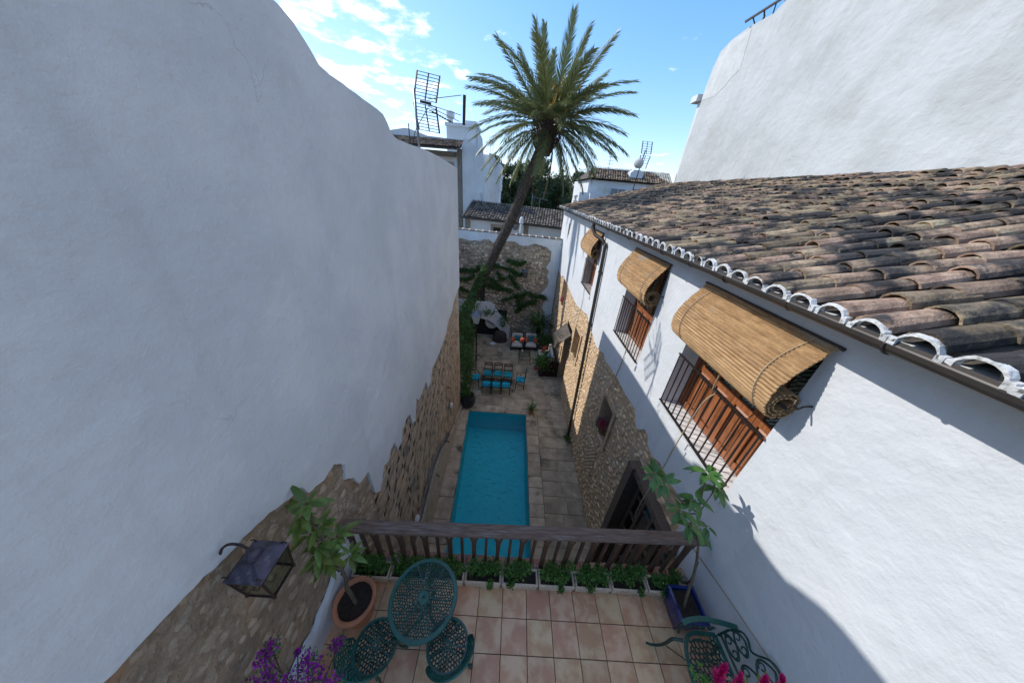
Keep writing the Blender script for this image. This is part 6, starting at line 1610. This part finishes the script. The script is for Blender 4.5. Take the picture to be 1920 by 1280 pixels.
lf = MBL(); scatter_leaves(lf, [Vector((1.92+r.gauss(0, .2), 12.2+r.gauss(0, .2), ZF+.72+r.gauss(0, .2))) for _ in range(900)], .10, .09, r, .3); lf.build('foliage', LEAFD, ge)
lf = MBL(); scatter_leaves(lf, [Vector((1.62+r.gauss(0, .09), 11.95+r.gauss(0, .06), ZF+.48+r.gauss(0, .07))) for _ in range(160)], .06, .05, r, .3); lf.build('blossom', FUCH, ge)
def flowerpot(label, x, y, z, fm, lm_, r, s_=.12, n=260, up=.22):
    t = thing('window_flowerpot', label, 'potted plant', (x, y, z))
    MB().lathe([(.07, 0), (.10, .16), (.11, .18), (.09, .18), (0, .17)], (x, y, z), 14, cap=False).build('pot', TERRA, t)
    lf = MBL(); scatter_leaves(lf, [Vector((x+r.gauss(0, s_*.6), y+r.gauss(0, s_), z+up+r.gauss(0, s_*.5))) for _ in range(n)], .05, .045, r, .3); lf.build('foliage', lm_, t)
    if fm: lf = MBL(); scatter_leaves(lf, [Vector((x-.03+r.gauss(0, s_*.6), y+r.gauss(0, s_), z+up+.10+r.gauss(0, s_*.5))) for _ in range(n)], .04, .038, r, .3); lf.build('blossom', fm, t)
flowerpot('terracotta pot of fuchsia flowers on the ledge of the nearer stone niche', 2.83, 5.6, -1.25, FUCH, LEAFI, r)
flowerpot('pot of dry brown twigs in the stone niche beside the garden gate', 2.85, 9.75, -1.3, None, LEAFPY, r, .14, 320)
flowerpot('pot of red flowers in the farthest wall niche', 2.83, 14.2, -.72, FUCH, LEAFI, r, .12, 200)
# weeds at the drainpipe foot
tag(MBL().build('weed_clump', LEAFI) if False else (lambda m_: (scatter_leaves(m_, [Vector((2.62+r.gauss(0, .06), 7.7+r.gauss(0, .13), ZF+.1+abs(r.gauss(0, .1)))) for _ in range(220)], .07, .05, r, .5), m_.build('weed_clump', LEAFI))[1])(MBL()), 'tuft of green weeds at the foot of the brown drainpipe', 'weeds')

# gate + canopy
gt_ = thing('iron_gate', 'open iron gate with a solid brown lower panel beside the right wall doorway', 'gate', (2.6, 11.95, ZF))
MB().box(2.05, 2.72, 11.93, 11.96, ZF+.03, ZF+.95).build('panel', RUST, gt_)
mb = MB()
for x_ in (2.05, 2.38, 2.72): mb.box(x_-.015, x_+.015, 11.93, 11.96, ZF+.02, ZF+1.9)
for z_ in (1.0, 1.2, 1.9): mb.box(2.05, 2.72, 11.932, 11.958, ZF+z_-.012, ZF+z_+.012)
mb.build('bars', IRON, gt_)
cn_ = thing('fabric_canopy', 'sagging grey canvas canopy on scrolled iron over the right wall doorway', 'canopy', (2.4, 11.2, -.9))
mb = MBL(); n = 10
for j in range(n+1):
    for i in range(n+1):
        u, v = i/n, j/n; y = 10.6+1.35*v+.12*u*(.5-v)*2; x = 2.72-.50*u+.05*sin(v*15+u*3)*u; z = -.74-.50*u-.55*sin(pi*v)**.8*u**.7+.07*sin(v*17)*u; mb.v.append((x, y, z))
for j in range(n):
    for i in range(n): k = j*(n+1)+i; mb.f.append((k, k+1, k+n+2, k+n+1))
mb.build('canvas', GREYC, cn_, smooth=True)
mb = MB()
for y_ in (10.5, 12.1):
    mb.tube([(2.74, y_, -.68), (2.10, y_, -1.30)], .016, 5); mb.tube([(2.3+.12*cos(q)*(1-q/9), y_, -.80+.12*sin(q)*(1-q/9)) for q in [k*.5 for k in range(15)]], .012, 4)
    mb.tube([(2.15+.08*cos(q)*(1-q/9), y_, -1.1+.1*sin(q)*(1-q/9)) for q in [k*.5 for k in range(15)]], .012, 4)
mb.tube([(2.10, 10.5, -1.30), (2.10, 12.1, -1.30)], .014, 5); mb.build('iron_frame', IRON, cn_)
# lamp post lantern by the ivy
lp_ = thing('white_glass_lantern', 'white glass lantern on a dark post in front of the ivy', 'lamp', (-1.62, 12.2, ZF))
MB().tube([(-1.62, 12.2, ZF), (-1.62, 12.2, -1.28)], .03, 8).build('post', IRON, lp_)
cxl, cyl = -1.62, 12.2
mb = MB().add([(cxl-.12, cyl-.12, -1.25), (cxl+.12, cyl-.12, -1.25), (cxl+.12, cyl+.12, -1.25), (cxl-.12, cyl+.12, -1.25), (cxl-.22, cyl-.22, -.82), (cxl+.22, cyl-.22, -.82), (cxl+.22, cyl+.22, -.82), (cxl-.22, cyl+.22, -.82)], [(0,3,2,1),(4,5,6,7),(0,1,5,4),(1,2,6,5),(2,3,7,6),(3,0,4,7)])
mb.build('glass_body', CREAM, lp_)
mb = MB().add([(cxl-.25, cyl-.25, -.81), (cxl+.25, cyl-.25, -.81), (cxl+.25, cyl+.25, -.81), (cxl-.25, cyl+.25, -.81), (cxl, cyl, -.55)], [(0,3,2,1),(0,1,4),(1,2,4),(2,3,4),(3,0,4)]); mb.build('roof', GALV, lp_)
mb = MB()
for sx, sy in ((1, 1), (1, -1), (-1, 1), (-1, -1)): mb.tube([(cxl+sx*.122, cyl+sy*.122, -1.25), (cxl+sx*.222, cyl+sy*.222, -.82)], .012, 4)
mb.build('frame', IRON, lp_)
fl_ = thing('wall_lantern_far', 'green grey lantern bracketed on the rubble end wall above the creeper', 'lantern', (.75, 16.6, .1))
fl_.name = 'iron_wall_lantern'; LOC['iron_wall_lantern'] = LOC.get('wall_lantern_far', Vector((.75, 16.6, .1)))
cxl, cyl = .74, 16.5
MB().add([(cxl-.09, cyl-.09, -.02), (cxl+.09, cyl-.09, -.02), (cxl+.09, cyl+.09, -.02), (cxl-.09, cyl+.09, -.02), (cxl-.16, cyl-.16, .34), (cxl+.16, cyl-.16, .34), (cxl+.16, cyl+.16, .34), (cxl-.16, cyl+.16, .34), (cxl, cyl, .54)],
         [(0,3,2,1),(0,1,5,4),(1,2,6,5),(2,3,7,6),(3,0,4,7),(4,5,8),(5,6,8),(6,7,8),(7,4,8)]).build('body', GALV, fl_)
MB().tube(smooth_path([(cxl, cyl, -.02), (cxl+.02, cyl, -.25), (cxl+.03, cyl+.1, -.35), (cxl+.03, FY, -.3)], 5), .016, 5).build('bracket', IRON, fl_)
# things under the arch
dr = thing('round_white_table_top', 'round pale disc leaning in the dark below the stair arch', 'table top', (-1.05, 15.9, ZF+.5))
mb = MB(); mb.lathe([(0, 0), (.44, 0), (.46, .015), (.44, .03), (0, .03)], (0, 0, 0), 26, cap=False); o = mb.build('disc', CREAM, dr, world=False); o.location = (-.1, .45, .45); o.rotation_euler = (radians(70), 0, .2)
bx = thing('covered_barbecue', 'dark covered bulky object standing before the white stair arch', 'cover', (-.55, 15.5, ZF))
mb = MBL(); n = 16; vs = []
for j in range(7):
    for k in range(n):
        a = 2*pi*k/n; rr = (.40, .42, .40, .36, .32, .24, .02)[j]*(1+.12*noise.noise((cos(a)*2, sin(a)*2, j*.8))); vs.append((-.55+rr*cos(a)*1.15, 15.5+rr*sin(a)*.7, ZF+(0, .12, .3, .46, .58, .68, .70)[j]+.03*noise.noise((k, j, 1))))
mb.add(vs, [(j*n+k, j*n+(k+1) % n, (j+1)*n+(k+1) % n, (j+1)*n+k) for j in range(6) for k in range(n)]); mb.build('dark_cover', WOLD, bx)
tag(MB().lathe([(.1, 0), (.19, .04), (.2, .06), (.16, .06), (.09, .02), (0, .02)], (-.95, 15.0, ZF), 18).build('pet_bowl', WHT), 'white enamel dish on the paving before the stair arch', 'dish')
so2 = thing('stair_pot_plant', 'sprawling potted succulent against the white stair parapet', 'potted plant', (-.35, 15.75, ZF+.95))
MB().tube([(-.35, 15.8, ZF+.9), (-.3, 15.8, ZF+1.2)], .05, 8).build('stem', BARK, so2)
lf = MBL(); scatter_leaves(lf, [Vector((-.35+r.gauss(0, .18), 15.75+r.gauss(0, .1), ZF+1.35+r.gauss(0, .25))) for _ in range(160)], .12, .08, r, .2)
scatter_leaves(lf, [Vector((-1.35+r.gauss(0, .28), 15.85+r.gauss(0, .08), ZF+1.75+r.gauss(0, .12))) for _ in range(120)], .12, .08, r, .2); lf.build('foliage', LEAFI, so2)
# wall fittings on the left wall
for i, (y_, z_, lb) in enumerate(((3.45, -2.15, 'round pale wall light low on the left wall nearest the balustrade'), (7.09, -2.0, 'round pale wall light over the pool with a trailing wire'))):
    t = thing('wall_light', lb, 'wall light', (XL+.03, y_, z_)); mb = MB(); mb.lathe([(.0, 0), (.10, 0), (.10, .04), (.06, .075), (.03, .08), (0, .08)], (0, 0, 0), 20, cap=False)
    o = mb.build('body', CREAM, t, world=False, smooth=False); o.rotation_euler = (0, pi/2, 0)
    o = MB().lathe([(0, .078), (.022, .082), (0, .09)], (0, 0, 0), 10, cap=False).build('lens', IRON, t, world=False); o.rotation_euler = (0, pi/2, 0)
    MB().tube([(XL+.04, y_-.05, z_-.05), (XL+.05, y_-.12, z_-.3), (XL+.04, y_-.05, z_-.42)], .008, 4).build('wire', IRON, t)
for y_, z_, lb in ((6.87, -1.05, 'old dark iron fitting high on the stone of the left wall'), (6.3, -2.85, 'small tap on the plinth, farther along the pool'), (5.05, -2.85, 'small black tap on the plinth, halfway along the pool'), (3.6, -3.1, 'small black tap on the plinth behind the balusters')):
    t = thing('wall_tap', lb, 'tap', (XL+.05, y_, z_)); MB().tube([(XL, y_, z_), (XL+.09, y_, z_), (XL+.12, y_, z_-.06)], .014, 6).build('spout', IRON, t); MB().tube([(XL+.05, y_-.05, z_+.03), (XL+.05, y_+.05, z_+.03)], .01, 5).build('handle', IRON, t)
